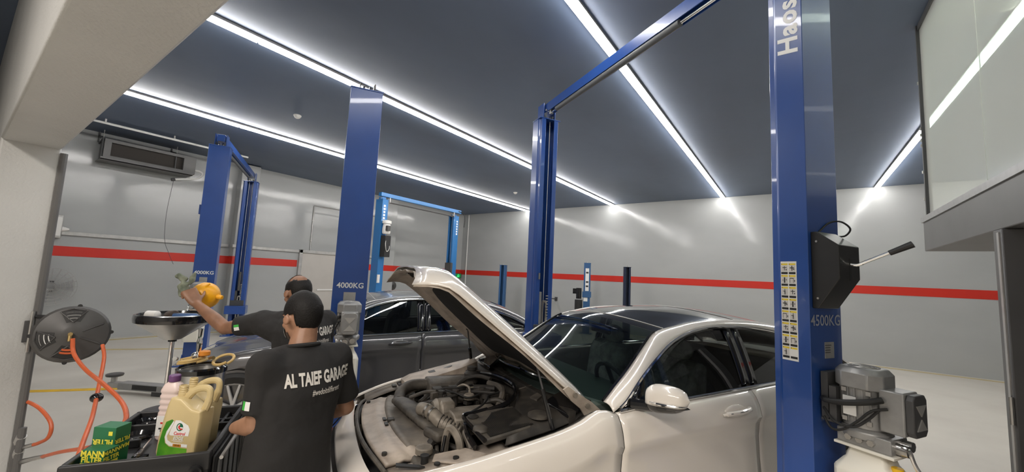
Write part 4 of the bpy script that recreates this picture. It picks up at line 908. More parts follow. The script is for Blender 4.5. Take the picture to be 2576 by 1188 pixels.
E_('brake_reservoir', MB().lathe([(.05, 0), (.055, .06), (.03, .08), (.035, .085), (.035, .105)], V(.20, -.30, .86), seg=16), 'engine_dk')
E_('coolant_cap', MB().lathe([(.032, 0), (.044, .005), (.044, .028), (.038, .034)], V(-.315, .495, .745), seg=12), 'engine_lt')
E_('coolant_tank', obox(V(-.31, .50, .66), (.14, .16, .16)), 'engine', bev=.02)
E_('dipstick', MB().tube([V(-.23, .50, .70), V(-.205, .475, .81)], .008, 8), 'gloss_black')
# rubber weather seal round the bay rear and dark cowl panels
E_('bay_seal', MB().tube(curve([V(-.10, .64, .80), V(-.105, .52, .83), V(-.075, .40, .845), V(-.03, .36, .855), V(.08, .385, .885), V(.19, .375, .91), V(.29, .27, .93), V(.335, .12, .94), V(.33, -.05, .94), V(.29, -.22, .93), V(.18, -.36, .915)], 6), .014, 8), 'gloss_black')
def cow(s, y): return V(s, y, .855+.17*(s-.0)+.06*max(0, s-.3) - .06*max(0, (abs(y)-.6)/.12)**2)
cw = MB(); 
rows = []
for i in range(15):
    y = -.66+1.36*i/14; f = .345 - .30*max(0, (y-.18)/.5)**1.1 if y > .18 else .345-.16*max(0, (-y-.1)/.5)
    rows.append([cow(f+(.53-.14*max(0, 1-abs(y)/.7)-f)*k/7, y) for k in range(8)])
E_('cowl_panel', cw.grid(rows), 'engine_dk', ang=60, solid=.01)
for y0, y1 in ((.16, .20), (-.15, -.11)): E_('cowl_joint', MB().tube([cow(s, y0+.02+.1*(s-.34))+Vector((0, 0, .004)) for s in (.35, .38, .41, .44)], .005, 6), 'engine')
E_('cowl_clip', MB().rings([[cow(s, y)+Vector((0, 0, o)) for s, y in ((.34, .36), (.40, .34), (.40, .40), (.35, .43))] for o in (.002, .012)]), 'engine')
E_('cowl_cap', MB().lathe([(.06, 0), (.06, .012), (.045, .02), (.03, .02)], cow(.27, .60)+Vector((0, 0, -.002)), seg=20), 'engine')
# pollen-filter tray with honeycomb grille
def tr_(u, v): # u along s, v across
    return V(-.085+.29*u+.02*v, .40+.27*v-.02*u, .868+.035*u-.025*v)
ty = E_('filter_tray', MB().rings([[tr_(u, v)+Vector((0, 0, o)) for u, v in ((0, 0), (.5, -.02), (1, .1), (1, .9), (.9, 1), (0, 1))] for o in (-.03, .0)]), 'engine', bev=.008)
hx = MB(); r = .0085
for i in range(26):
    for j in range(24):
        u, v = .14+.82*i/26, .16+.80*(j+.5*(i % 2))/24
        if v < .42 and u < .5 - .0*v or u+v < .62: continue
        c = tr_(u, v)+Vector((0, 0, .003)); vs6 = [c+Vector((r*math.cos(PI/3*k), r*math.sin(PI/3*k), -.0005)) for k in range(6)]; in6 = [c+Vector((r*.55*math.cos(PI/3*k), r*.55*math.sin(PI/3*k), .0)) for k in range(6)]
        A = [hx.bm.verts.new(p) for p in vs6]; B = [hx.bm.verts.new(p) for p in in6]
        for k in range(6): hx.face((A[k], A[(k+1) % 6], B[(k+1) % 6], B[k]))
hxo = E_('honeycomb_grille', hx, 'engine_dk', ty, ang=0, recalc=False); hxo['kind'] = 'stuff'
E_('grille_backing', MB().rings([[tr_(u, v)+Vector((0, 0, o)) for u, v in ((.12, .55), (.5, .16), (.97, .16), (.97, .97), (.12, .97))] for o in (.0, .0015)]), 'ink', ty)
E_('tray_rim', MB().tube(curve([tr_(0, 1.02), tr_(-.02, .5), tr_(0, -.02), tr_(.25, -.04), tr_(.5, -.04)], 5), .011, 8), 'gloss_black', ty)
E_('tray_cap', MB().lathe([(.03, 0), (.03, .006), (.022, .010)], tr_(.14, .12), seg=14), 'engine_dk', ty)
E_('tray_bump', MB().ell(tr_(.08, .62), (.04, .05, .02), seg=14), 'engine', ty)
# wipers
for pts in ([(.46, -.30, .985), (.42, -.05, 1.0), (.44, .25, 1.0), (.53, .52, 1.0)], [(.55, -.62, .98), (.42, -.38, 1.0), (.38, -.12, 1.005), (.40, .1, 1.01)]):
    wp = E_('wiper', MB().tube(curve([V(*p)+Vector((0, 0, .018)) for p in pts], 6), .008, 6), 'gloss_black')
    E_('wiper_arm', MB().tube(curve([V(*pts[0]), V(pts[0][0]-.05, pts[0][1]+.12, pts[0][2]+.03), V(pts[1][0]-.005, pts[1][1]+.1, pts[1][2]+.03)], 4), .011, 6), 'gloss_black', wp)
E_('cowl_corner', MB().rings([[V(s, y, z+o) for s, y, z in ((.36, .50, .93), (.50, .46, .975), (.57, .66, .965), (.40, .70, .91))] for o in (-.01, .012)]), 'gloss_black', bev=.006)
E_('cowl_corner', MB().rings([[V(s, y, z+o) for s, y, z in ((.33, -.28, .945), (.42, -.34, .985), (.55, -.62, .965), (.36, -.62, .92))] for o in (-.01, .02)]), 'gloss_black', bev=.008)
# ------------------------------------------------------------------ wall fittings
t = thing('air_conditioner', 'grey ducted air conditioner with brown recessed outlet high on left wall', 'air conditioner', (-11.2, 2.28, 3.60))
X0, X1, Y0, Y1, H = -.26, .16, -.74, .74, .38
obj('housing', MB().lohi((X0, Y0, 0), (X1-.10, Y1, H)), 'frame', t, bev=.006)
fr = MB().lohi((X1-.10, Y0, 0), (X1, Y0+.10, H)).lohi((X1-.10, Y1-.22, 0), (X1, Y1, H)).lohi((X1-.10, Y0+.1, 0), (X1, Y1-.22, .05)).lohi((X1-.10, Y0+.1, H-.06), (X1, Y1-.22, H))
obj('outlet_frame', fr, 'frame', t)
obj('outlet_throat', MB().hexa([(X1-.09, Y0+.10, .05), (X1-.085, Y0+.10, .05), (X1-.085, Y1-.22, .05), (X1-.09, Y1-.22, .05), (X1-.09, Y0+.10, H-.06), (X1-.085, Y0+.10, H-.06), (X1-.085, Y1-.22, H-.06), (X1-.09, Y1-.22, H-.06)]), 'dark_in', t)
obj('drip_tray', MB().lohi((X0, Y0-.04, -.05), (X1+.06, Y1-.05, -.035)).lohi((X1+.05, Y0-.04, -.05), (X1+.06, Y1-.05, -.0)), 'frame', t)
for y in (Y0-.02, Y1-.35):
    h_ = obj('hanger', MB().tube([(X0+.02, y, H+.10), (X1-.05, y, H+.02), (X1-.05, y, .0)], .014, 6).tube([(X0+.0, y-.01, H+.19), (X0+.0, y-.01, H-.02)], .016, 6).tube([(X0, y, H-.05), (X1-.05, y, H+.02)], .012, 6), 'frame_dk', t)
    obj('threaded_rod', MB().cyl((X1-.05, y, H), (X1-.05, y, H+.17), .005, 6), 'zinc', h_)
obj('drain_pipe', MB().tube(curve([(X1-.05, Y1, .10), (X1-.03, Y1+.09, .09), (X1-.0, Y1+.14, .03), (X1, Y1+.05, -.08), (X1+.02, Y1-.22, -.16), (X1+.02, Y1-.36, -.20)], 5), .022, 8), 'white', t)
obj('pipe_elbow', MB().cyl((X1+.02, Y1-.34, -.195), (X1+.02, Y1-.40, -.215), .034, 10), 'frame_dk', t)
t = tag(obj('hanging_wire', MB().tube(curve([(-11.02, 2.66, 3.39), (-11.2, 2.66, 2.7), (-11.18, 2.68, 2.1), (-11.1, 2.76, 1.8), (-11.0, 2.84, 1.56)], 6), .004, 5), 'frame_dk'), 'thin dark wire hanging from the air conditioner drain', 'wire')
t = thing('ceiling_pipe', 'long white pipe running just below ceiling above the air conditioner', 'pipe', (-10.25, 1.0, 4.09))
obj('pipe', MB().cyl((0, 0, 0), (0, 2.75, 0), .022, 10), 'white', t)
for y in (.4, 1.4, 2.4): obj('pipe_clip', MB().lohi((-.012, y-.012, .0), (.012, y+.012, .078)), 'zinc', t)
# wall trunking and conduits
t = thing('cable_trunking', 'pale horizontal cable trunking along the left wall above the red stripe', 'trunking', (XL, 0, 2.07))
for y0, y1 in ((1.21, 3.985), (4.495, 5.73), (7.03, 8.435)):
    obj('trunking_length', MB().lohi((.001, y0, -.04), (.05, y1, .035)), 'zinc', t, bev=.004)
obj('trunking_length', MB().lohi((.251, 3.99, -.04), (.30, 4.49, .035)), 'zinc', t, bev=.004)
t = thing('conduit', 'thin conduit rising to a horizontal run over the wall door', 'conduit', (XL, 6.05, 0))
obj('pipe', MB().tube([(.02, 0, 2.11), (.02, 0, 3.42), (.02, .02, 3.44), (.02, 2.36, 3.44)], .016, 8), 'zinc', t)
for z in (2.4, 3.0): obj('pipe_clip', MB().box((.012, 0, z), (.024, .06, .02)), 'steel', t)
t = thing('hose_outlet', 'small round grey wall outlet under a thin conduit below red stripe', 'wall outlet', (XL, 9.0, 1.12))
obj('pipe', MB().tube([(.02, -.07, 1.0), (.02, .06, .98), (.02, .06, .1)], .011, 6).xf(Matrix.Translation((0, -.02, 0))), 'frame_dk', t)
obj('housing', MB().lathe([(.13, 0), (.15, .03), (.15, .08), (.10, .11), (.05, .12)], (.001, .04, 0), (1, 0, 0), 22), 'dkgrey', t)
obj('spout', MB().cyl((.06, .04, -.12), (.06, .04, -.30), .025, 10), 'dkgrey', t)
obj('knob', MB().cyl((.12, .04, 0), (.15, .04, 0), .04, 12), 'frame_dk', t)
t = thing('exit_sign', 'small green lit exit sign beside the far left corner', 'sign', (XL+.08, 12.30, 1.56))
obj('housing', MB().lohi((-.055, -.2, -.10), (.03, .2, .10)), 'frame_dk', t, bev=.005)
obj('sign_face', MB().lohi((.03, -.16, -.08), (.034, .16, .08)), mat('sign_dark_green', (.01, .12, .03), .4, emit=((.02, .5, .12), .25)), t)
obj('running_figure', MB().box((.036, -.02, .0), (.003, .035, .08), Euler((R(20), 0, 0))).box((.036, .01, .055), (.003, .03, .03)).box((.036, .035, -.035), (.003, .02, .06), Euler((R(-45), 0, 0))).box((.036, -.06, -.04), (.003, .02, .05), Euler((R(50), 0, 0))).box((.036, .05, .02), (.003, .06, .015)), 'exit', t)
t = thing('isolator_box', 'light grey isolator box at the start of wall trunking', 'switch box', (XL, 1.1, 2.2))
obj('body', MB().lohi((.001, -.10, -.24), (.14, .10, .20)), 'zinc', t, bev=.01)
obj('lid', MB().lohi((.14, -.085, -.2), (.155, .085, .16)), 'white', t, bev=.008)
obj('outlet_gland', MB().lathe([(.05, .10), (.035, .16), (.02, .2)], (.07, 0, -.06), (0, 1, 0), 12), 'white', t)
t = thing('wall_fan', 'round wall fan with wire guard partly hidden by the near wall end', 'fan', (XL, 1.16, 1.05))
obj('wall_bracket', MB().lohi((.001, -.06, -.10), (.03, .06, .10)).cyl((.02, 0, 0), (.22, 0, 0), .03, 10), 'frame_dk', t)
obj('motor', MB().lathe([(.06, .12), (.085, .15), (.085, .22), (.05, .25)], (0, 0, 0), (1, 0, 0), 18), 'alu', t)
for k in range(3):
    a = 2*PI*k/3
    obj('blade', MB().hexa([Vector((.27+dx, r*math.cos(a+da), r*math.sin(a+da))) for dx, sgn in ((0, 1), (.004, 1)) for r, da in ((.05, -.4), (.30, -.25), (.30, .45), (.05, .4))]), 'alu', t)
gd = MB()
for r in [.06, .12, .18, .24, .30, .34]: gd.tube([(.33-.06*(r/.34)**2, r*math.cos(a), r*math.sin(a)) for a in [2*PI*k/32 for k in range(33)]], .003, 5)
for k in range(20):
    a = 2*PI*k/20; gd.tube([(.33-.06*(r/.34)**2, r*math.cos(a), r*math.sin(a)) for r in (.04, .2, .34)]+[(.20, .34*math.cos(a), .34*math.sin(a)), (.18, .1*math.cos(a), .1*math.sin(a))], .0025, 4)
obj('wire_guard', gd, 'zinc', t)
t = thing('corner_pipe', 'thin white pipe standing in the far corner of the hall', 'pipe', (-11.18, YB-.035, 0))
obj('pipe', MB().cyl((0, 0, 0.0), (0, 0, ZC-.03), .022, 8), 'white', t)
for z in (1.0, 2.4, 3.6): obj('pipe_clip', MB().lohi((-.03, -.01, z), (.03, .033, z+.03)), 'zinc', t)
t = thing('wall_hook', 'small dark wall bracket low on the back wall', 'bracket', (-6.88, YB, .92))
obj('arm', MB().tube([(0, -.02, 0), (.02, -.30, .02), (-.18, -.32, .05)], .018, 8), 'frame_dk', t)
obj('plate', MB().lohi((-.05, -.02, -.07), (.05, 0, .07)), 'frame_dk', t)
for dx in (-.22, .22): obj('brace', MB().tube([(0, -.28, .01), (dx, -.02, -.5)], .007, 5), 'zinc', t)
# ------------------------------------------------------------------ air hose reel on the near wall end
hub = Vector((-4.40, .60, 1.06)); vx = Vector((hub.x, hub.y, 0)).normalized(); nrm = (-vx + Vector((0, 0, .12))).normalized()
rx = Vector((0, 0, 1)).cross(nrm).normalized(); rup = nrm.cross(rx)
t = thing('hose_reel', 'black round air hose reel with orange hose, swung out from the near wall end', 'hose reel', hub)
RM = basis((0, 0, 0), rx, rup, nrm)
T_ = lambda mb: mb.xf(RM)
obj('back_shell', T_(MB().lathe([(.10, -.10), (.185, -.09), (.20, -.05), (.20, -.01)], seg=36)), 'black', t)
obj('side_cover', T_(MB().lathe([(.205, -.03), (.205, .015), (.19, .035), (.12, .05), (.06, .062), (.05, .065)], seg=36)), 'dkgrey', t)
for k, (a0, a1) in enumerate(((70, 115), (170, 215), (240, 285))):
    P = lambda r, a, h: (r*math.cos(R(a)), r*math.sin(R(a)), h)
    n_ = 6; rows = [[P(r, a0+(a1-a0)*i/n_+(0 if r > .12 else 0), h) for i in range(n_+1)] for r, h in ((.09, .0565), (.13, .0495), (.175, .0405))]
    w_ = obj('cover_window', T_(MB().grid([[Vector(p)+Vector((0, 0, .002)) for p in r] for r in rows])), 'ink', t)
    rm = [P(.085, (a0+a1)/2, .061), P(.178, a1, .043), P(.184, (a0+a1)/2, .042), P(.178, a0, .043), P(.085, (a0+a1)/2, .061)]
    obj('window_rim', T_(MB().tube(rm, .005, 6)), 'dkgrey', w_)
    for j in range(3 if k < 2 else 2): obj('hose_glimpse', T_(MB().tube([P(.115+.022*j, a0+8+(a1-a0-16)*i/5, .055-.006*j) for i in range(6)], .003 if k < 2 else .008, 6)), ('zinc', 'label', 'orange')[min(k, 2)] if k < 2 else 'orange', w_)
for a in (18, -35): obj('cover_rib', T_(MB().tube([(.05*math.cos(R(a)), .05*math.sin(R(a)), .063), (.17*math.cos(R(a+6)), .17*math.sin(R(a+6)), .043)], .006, 6)), 'dkgrey', t)
for a in (85, 0, 180, 265): obj('cover_bolt', T_(MB().cyl((.205*math.cos(R(a)), .205*math.sin(R(a)), -.02), (.205*math.cos(R(a)), .205*math.sin(R(a)), .02), .014, 8)), 'black', t)
obj('hub_fitting', T_(MB().cyl((-.01, -.0, .06), (-.01, -.0, .10), .014, 6).cyl((-.01, .005, .088), (-.01, -.05, .09), .012, 8)), 'brass', t)
wp = Vector((-4.71, .42, 1.06))-hub
for dz in (-.10, .11):
    obj('swivel_arm', MB().tube([wp+Vector((0, 0, dz)), Vector((-.16, -.06, dz*1.0)), Vector((-.05, .02, dz*.9))-nrm*.08], .014, 8), 'black', t)
obj('wall_bracket', MB().box(wp+Vector((.012, -.02, 0)), (.012, .03, .16)), 'frame_dk', t, bev=.004)
obj('pivot_pin', MB().cyl(wp+Vector((.03, .0, -.15)), wp+Vector((.03, .0, .15)), .012, 10), 'steel', t)
# pixel-independent hose runs (world coordinates)
def D(px, py, d):
    v = FW*1.0 + RT*((px-1288)/F_PX) - UP*((py-594)/F_PX); return Vector((0, 0, CAM_H)) + v*d
hz = thing('air_hose', 'orange air hose looping from the reel hub down into the tool cart', 'hose', hub)
def hose_pts(L): return curve([D(*p)-hub for p in L], 7)
obj('hose_tube', MB().tube(hose_pts([(183, 852, 2.86), (186, 890, 2.84), (215, 930, 2.78), (262, 968, 2.60), (305, 1010, 2.5), (318, 1045, 2.35), (308, 1072, 2.2), (290, 1095, 2.1), (270, 1108, 2.05)]), .0125, 10), 'orange', hz)
obj('hose_end', MB().cyl(D(278, 1102, 2.07)-hub, D(255, 1115, 2.0)-hub, .016, 10), 'brass', hz)
hz = thing('air_hose', 'orange air hose with black stopper ball hanging beside the tool cart', 'hose', hub)
obj('hose_tube', MB().tube(hose_pts([(258, 868, 2.95), (262, 900, 2.9), (252, 955, 2.75), (243, 1000, 2.6), (232, 1050, 2.4), (212, 1105, 2.2), (196, 1150, 2.05), (188, 1175, 2.0)]), .0115, 10), 'orange', hz)
obj('stopper_ball', MB().ell(D(243, 1001, 2.6)-hub, (.034, .034, .030), seg=16, ring=10), 'gloss_black', hz)
obj('hose_end', MB().tube([D(194, 1152, 2.04)-hub, D(185, 1180, 1.98)-hub, D(172, 1200, 1.96)-hub], [.014, .020, .018], 10), 'rubber', hz)
fit0 = Vector((-4.70, .40, .30))
hz = thing('air_hose', 'orange air hose running from wall fitting towards the filter cartons', 'hose', fit0)
obj('hose_tube', MB().tube([p+hub-fit0 for p in hose_pts([(105, 1150, 2.75), (150, 1138, 2.6), (200, 1130, 2.45), (240, 1122, 2.3), (290, 1105, 2.15)])], .0115, 10), 'orange', hz)
obj('hose_end', MB().tube([D(40, 1166, 2.95)-fit0, D(62, 1160, 2.9)-fit0, D(85, 1154, 2.82)-fit0, D(110, 1149, 2.74)-fit0], [.022, .018, .015, .014], 10), 'steel', hz)
hz = thing('air_hose', 'short red-orange hose loop at the foot of the near wall end', 'hose', fit0)
obj('hose_tube', MB().tube([p+hub-fit0 for p in hose_pts([(20, 1000, 3.0), (60, 1008, 2.98), (100, 1028, 2.94), (128, 1065, 2.9), (122, 1100, 2.88), (95, 1116, 2.9), (75, 1121, 2.92)])], .012, 10), 'orange', hz)
obj('hose_end', MB().tube([D(85, 1119, 2.91)-fit0, D(58, 1126, 2.93)-fit0, D(40, 1130, 2.95)-fit0], [.013, .015, .020], 10), 'steel', hz)
pf = thing('pipe_fitting', 'grey pipe elbow with two outlets at the foot of near wall end', 'pipe fitting', (-4.70, .43, 0))
obj('riser', MB().tube([(.03, .03, 0), (.03, .03, .36)], .022, 10), 'frame', pf)
for a, z in ((D(38, 1166, 2.95), .2), (D(38, 1131, 2.95), .3)):
    obj('outlet_elbow', MB().tube([(.03, .03, z), a-Vector((-4.70, .43, 0))], [.028, .030], 10), 'zinc', pf)
# ------------------------------------------------------------------ oil drainer, drum, swing arm
t = thing('oil_drainer', 'mobile oil drainer with black-rimmed funnel tray on a chrome pole', 'oil drainer', (-4.33, 1.18, 0))
obj('funnel_tray', MB().lathe([(.03, .985), (.05, 1.0), (.24, 1.13), (.25, 1.135), (.25, 1.18), (.262, 1.18), (.262, 1.125), (.245, 1.11), (.06, .975)], seg=36, cap=False), 'steel', t)
obj('tray_rim', MB().lathe([(.248, 1.13), (.268, 1.125), (.272, 1.155), (.268, 1.185), (.25, 1.19), (.244, 1.17)], seg=40, cap=False), 'gloss_black', t)
obj('strainer_plate', MB().lathe([(.225, 1.125), (.225, 1.13)], seg=30), 'black', t)
obj('pole', MB().cyl((0, 0, .3), (0, 0, .99), .018, 14), 'chrome', t)
obj('pole_collar', MB().cyl((0, 0, .955), (0, 0, .995), .030, 14), 'black', t)
obj('tank', MB().lathe([(.14, .08), (.17, .1), (.17, .36), (.14, .40), (.03, .42)], seg=26), 'frame_dk', t)
obj('wheel_base', MB().lohi((-.22, -.22, .05), (.22, .22, .08)), 'frame_dk', t, bev=.01)
for sx in (-.18, .18):
    for sy in (-.18, .18): obj('castor', MB().cyl((sx-.012, sy, .028), (sx+.012, sy, .028), .028, 12), 'rubber', t)
def restin(nm, label, cat, mb, m, loc, grp=None, **k):
    o = obj(nm, mb, m, None, **k); o.location = loc; tag(o, label, cat, grp); return o
restin('oil_filter', 'white used oil filter lying in the drainer tray', 'oil filter', MB().lathe([(.03, -.05), (.036, -.045), (.036, .04), (.02, .05)], (0, 0, .037), (.7, .5, 0), 18), 'white', (-4.46, 1.06, 1.133))
restin('oil_filter', 'dark brown used filter lying in the drainer tray', 'oil filter', MB().lathe([(.03, -.06), (.036, -.05), (.036, .05), (.03, .06)], (0, 0, .037), (.9, .1, .15), 18), mat('filter_brown', (.07, .05, .04), .45), (-4.36, 1.16, 1.139))
restin('spray_can', 'blue can with white stripe lying in the drainer tray', 'can', MB().lathe([(.028, -.09), (.03, -.085), (.03, .07), (.018, .085), (.012, .10)], (0, 0, .031), (.55, .8, 0), 18), mat('can_blue', (.06, .12, .26), .3, metal=.4), (-4.25, 1.23, 1.134))
restin('rag', 'crumpled beige wipe lying in the drainer tray', 'rag', MB().ell((0, 0, .02), (.07, .04, .02), seg=14), 'cream', (-4.27, 1.05, 1.132))
t = thing('waste_drum', 'brushed steel drum topped with coiled amber hoses behind the oil jugs', 'drum', (-3.36, 1.10, 0))
obj('drum_body', MB().lathe([(.13, .02), (.138, .03), (.138, .89), (.132, .91), (.125, .91), (.125, .86), (.05, .86)], seg=36), 'steel', t)
obj('black_rim', MB().lathe([(.132, .885), (.145, .885), (.146, .915), (.13, .925), (.124, .90)], seg=36, cap=False), 'gloss_black', t)
obj('base_ring', MB().lathe([(.14, 0), (.145, .02), (.14, .035)], seg=30), 'black', t)
obj('yellow_label', MB().lathe([(.1395, .62), (.1395, .72)], seg=36, cap=False), 'steel', t)
rn = random.Random(5)
def coil(c, r, n, tilt, rr=.0095, a0=0):
    M = Matrix.Translation(c) @ Euler(tilt).to_matrix().to_4x4()
    return MB().tube([M @ Vector((r*(1+.05*math.sin(a*1.7))*math.cos(a), r*(1+.05*math.sin(a*1.7))*math.sin(a), .010*a/(2*PI))) for a in [a0+2*PI*k/20 for k in range(int(20*n)+1)]], rr, 8)
h1 = thing('coiled_hose', 'amber hose coil with steel ferrule hanging over the drum rim', 'hose', (-3.26, 1.19, .965))
obj('hose_tube', coil((0, .0, .0), .058, 1.0, (R(25), R(15), 0)), 'amber', h1)
obj('ferrule', MB().cyl((-.04, -.07, .015), (.03, -.075, .03), .012, 10), 'brass', h1)
h2 = thing('coiled_hose', 'amber hose coils piled on top of the steel drum', 'hose', (-3.42, 1.06, .945))
obj('hose_tube', coil((0, 0, 0), .075, 2.6, (R(6), R(-8), 0)), 'amber', h2)
obj('ferrule', MB().cyl((-.08, -.07, .02), (-.01, -.10, .035), .013, 10), 'steel', h2)
restin('orange_cap', 'orange plastic cap on the coiled hoses of the drum', 'cap', MB().lathe([(.03, 0), (.034, .005), (.034, .028), (.028, .032)], seg=18), 'orangep', (-3.35, 1.10, .995))
t = thing('locking_pliers', 'chrome pliers standing upright among the hoses on the drum', 'pliers', (-3.40, 1.08, .955))
for s_ in (-1, 1): obj('handle', MB().tube(curve([(s_*.006, 0, .06), (s_*.016, 0, .11), (s_*.014, 0, .17), (s_*.022, 0, .22)], 5), [.013]*8+[.010]*8, 8), 'chrome', t)
obj('jaw', MB().hexa([(-.03, -.008, .0), (.03, -.008, .0), (.03, .008, .0), (-.03, .008, .0), (-.010, -.008, .07), (.010, -.008, .07), (.010, .008, .07), (-.010, .008, .07)]), 'chrome', t, bev=.003)
obj('ball_joint', MB().ell((-.035, 0, .03), (.03, .03, .025), seg=16), 'chrome', t)
t = thing('swing_arm_jack', 'grey steel lift arm with round pad lying low beyond the orange hoses', 'lift arm', (-6.85, 1.36, 0), math.atan2(.55, .95))
obj('arm', MB().lohi((.10, -.06, .05), (.75, .06, .13)), 'alu', t, bev=.008)
obj('inner_arm', MB().lohi((-.06, -.045, .06), (.2, .045, .12)), 'zinc', t, bev=.008)
obj('black_grip', MB().lohi((.30, -.064, .065), (.62, -.05, .12)), 'black', t)
obj('pad_screw', MB().cyl((-.02, 0, .10), (-.02, 0, .19), .03, 14), 'zinc', t)
obj('rubber_pad', MB().lathe([(.08, .19), (.085, .2), (.085, .215), (.07, .22)], (-.02, 0, 0), seg=20), 'dkgrey', t)
obj('foot', MB().lohi((.55, -.05, 0), (.70, .05, .05)), 'frame_dk', t)
# ------------------------------------------------------------------ tool cart
CR = R(58); CC = Vector((-2.37, .682, 0))
t = thing('tool_cart', 'black mechanic tool cart with compartment tray in the left foreground', 'tool cart', CC, CR)
a, b, zr, zf = .235, .315, .862, .80
tr = MB()
for x0, x1, y0, y1 in ((-a, a, -b, -b+.022), (-a, a, b-.022, b), (-a, -a+.022, -b+.022, b-.022), (a-.022, a, -b+.022, b-.022)): tr.lohi((x0, y0, .74), (x1, y1, zr))
tr.lohi((-a, -b, .735), (a, b, zf))
tray = obj('tray', tr, 'black', t, bev=.006)
for x0, x1, y0, y1 in ((-a+.022, -.10, -.02, .0), (.085, a-.022, .12, .135), (-a+.022, a-.022, .18, .195), (.16, .175, .135, .29)): obj('divider', MB().lohi((x0, y0, zf), (x1, y1, zf+.035)), 'black', tray, bev=.004)
for y in (.245, .10): obj('cup_recess', MB().lathe([(.052, .002), (.058, .012), (.054, .02), (.044, .004)], (-.155, y, zf+.02 if y > .2 else zf), seg=24, cap=False).xf(Matrix.Diagonal((1, 1, 1, 1))), 'gloss_black', tray)
obj('shelf_panel', MB().lohi((-a, b-.12, zf), (-.09, b-.02, zf+.02)), 'black', tray, bev=.004)
bd = obj('cabinet', MB().lohi((-a+.02, -b+.02, .16), (a-.02, b-.02, .735)), 'black', t, bev=.006)
for k in range(3):
    z = .56-.19*k
    dw = obj('drawer', MB().lohi((-a+.035, -b+.004, z), (a-.035, -b+.02, z+.16)), 'black', t, bev=.005)
    obj('drawer_pull', MB().lohi((-a+.06, -b-.008, z+.125), (a-.06, -b+.006, z+.145)), 'frame_dk', dw, bev=.004)
hb = obj('push_handle', MB().tube(curve([(-.19, -b, .79), (-.19, -b-.06, .80), (-.15, -b-.075, .80), (.15, -b-.075, .80), (.19, -b-.06, .80), (.19, -b, .79)], 4), .014, 8), 'gloss_black', t)
for x in (-.19, .19): obj('handle_socket', MB().cyl((x, -b-.02, .79), (x, -b+.002, .79), .026, 12), 'black', hb)
sp_ = obj('side_rack', MB().lohi((a, -b+.03, .46), (a+.012, b-.03, .83)), 'black', t, bev=.004)
for k in range(5): obj('rack_slot', MB().lohi((a+.012, -b+.07+.105*k, .50), (a+.02, -b+.12+.105*k, .80)), 'alu', sp_, bev=.004)
obj('rack_rail', MB().cyl((a+.03, -b+.04, .82), (a+.03, b-.04, .82), .008, 8), 'zinc', sp_)
for k in range(4):
    rd = obj('rack_tool', MB().cyl((a+.034, .10+.05*k, .62), (a+.036, .10+.055*k, .93), .008, 8), 'steel', sp_)
for k in range(4): obj('rack_tool', MB().cyl((a+.036, .10+.055*k, .90), (a+.037, .10+.055*k, .985), .017, 8), 'black', sp_)
for sx in (-.18, .18):
    for sy in (-.26, .26):
        c_ = obj('castor', MB().cyl((sx-.015, sy, .05), (sx+.015, sy, .05), .05, 16), 'rubber', t)
        obj('castor_fork', MB().lohi((sx-.022, sy-.03, .05), (sx+.022, sy+.03, .16)), 'zinc', c_)
CM = Matrix.Translation(CC) @ Matrix.Rotation(CR, 4, 'Z')
def oncart(x, y, z=zf): return CM @ Vector((x, y, z))
# oil jugs
def jug(label, loc, rz):
    t = thing('oil_jug', label, 'oil jug', loc, rz, 'gold oil jugs'); t.scale = (.93, .74, 1.0)
    out = [(-.090, .0), (.086, .0), (.094, .02), (.097, .10), (.104, .175), (.100, .20), (.060, .205), (.028, .225), (-.004, .247), (-.052, .250), (-.064, .222), (-.078, .16), (-.092, .08), (-.097, .02)]
    rg = []
    cx, cz = 0.0, .11
    for y, k in ((-.055, .93), (-.049, .985), (-.035, 1.0), (.035, 1.0), (.049, .985), (.055, .93)):
        rg.append([Vector((cx+(x-cx)*k, y, max(0.0, cz+(z-cz)*(k if z > .05 else 1)))) for x, z in out])
    obj('body', MB().rings(rg), 'gold', t, ang=40, bev=.004)
    obj('handle', MB().tube(curve([(-.012, 0, .235), (.018, 0, .268), (.050, 0, .283), (.088, 0, .286), (.104, 0, .270), (.100, 0, .23), (.082, 0, .185)], 5), [.017]*6+[.0150]*18+[.018]*7, 10), 'gold', t)
    nk = obj('neck', MB().lathe([(.022, .24), (.021, .262), (.0185, .264), (.0185, .292), (.016, .293), (.0155, .27)], (-.032, 0, 0), seg=20, cap=False), 'gold', t)
    for z in (.268, .277, .286): obj('thread', MB().tube([(-.032+.0192*math.cos(a_), .0192*math.sin(a_), z) for a_ in [2*PI*k/18 for k in range(19)]], .0022, 5), 'gold', nk)
    return t
def flat(mb, pts, y): mb.face([mb.bm.verts.new((x, y, z)) for x, z in pts]); return mb
j1 = jug('gold oil jug with green label, in front of the other jug on the cart', oncart(.095, -.15), R(31))
Yf = -.0553
lb = obj('label', flat(MB(), [(-.086, .005), (.058, .005), (.058, .045), (-.03, .048), (-.052, .062), (-.058, .085), (-.05, .11), (-.022, .155), (-.03, .160), (-.058, .148), (-.072, .11), (-.084, .05)], Yf), 'green', j1, ang=0)
obj('label_edge', flat(MB(), [(-.056, .085), (-.048, .062), (-.030, .052), (.058, .050), (.058, .062), (-.02, .064), (-.040, .074), (-.046, .09), (-.018, .150), (-.022, .155), (-.05, .11)], Yf-.0006), 'label', lb, ang=0)
obj('label_panel', flat(MB(), [(-.036, .098), (-.028, .094), (.058, .096), (.062, .125), (.052, .140), (.012, .158), (-.012, .158), (-.03, .12)], Yf-.0008), 'label', lb, ang=0)
obj('viscosity_bar', flat(MB(), [(-.012, .050), (.028, .050), (.028, .061), (-.012, .061)], Yf-.0014), mat('bar_orange', (.50, .20, .02), .4), lb, ang=0)
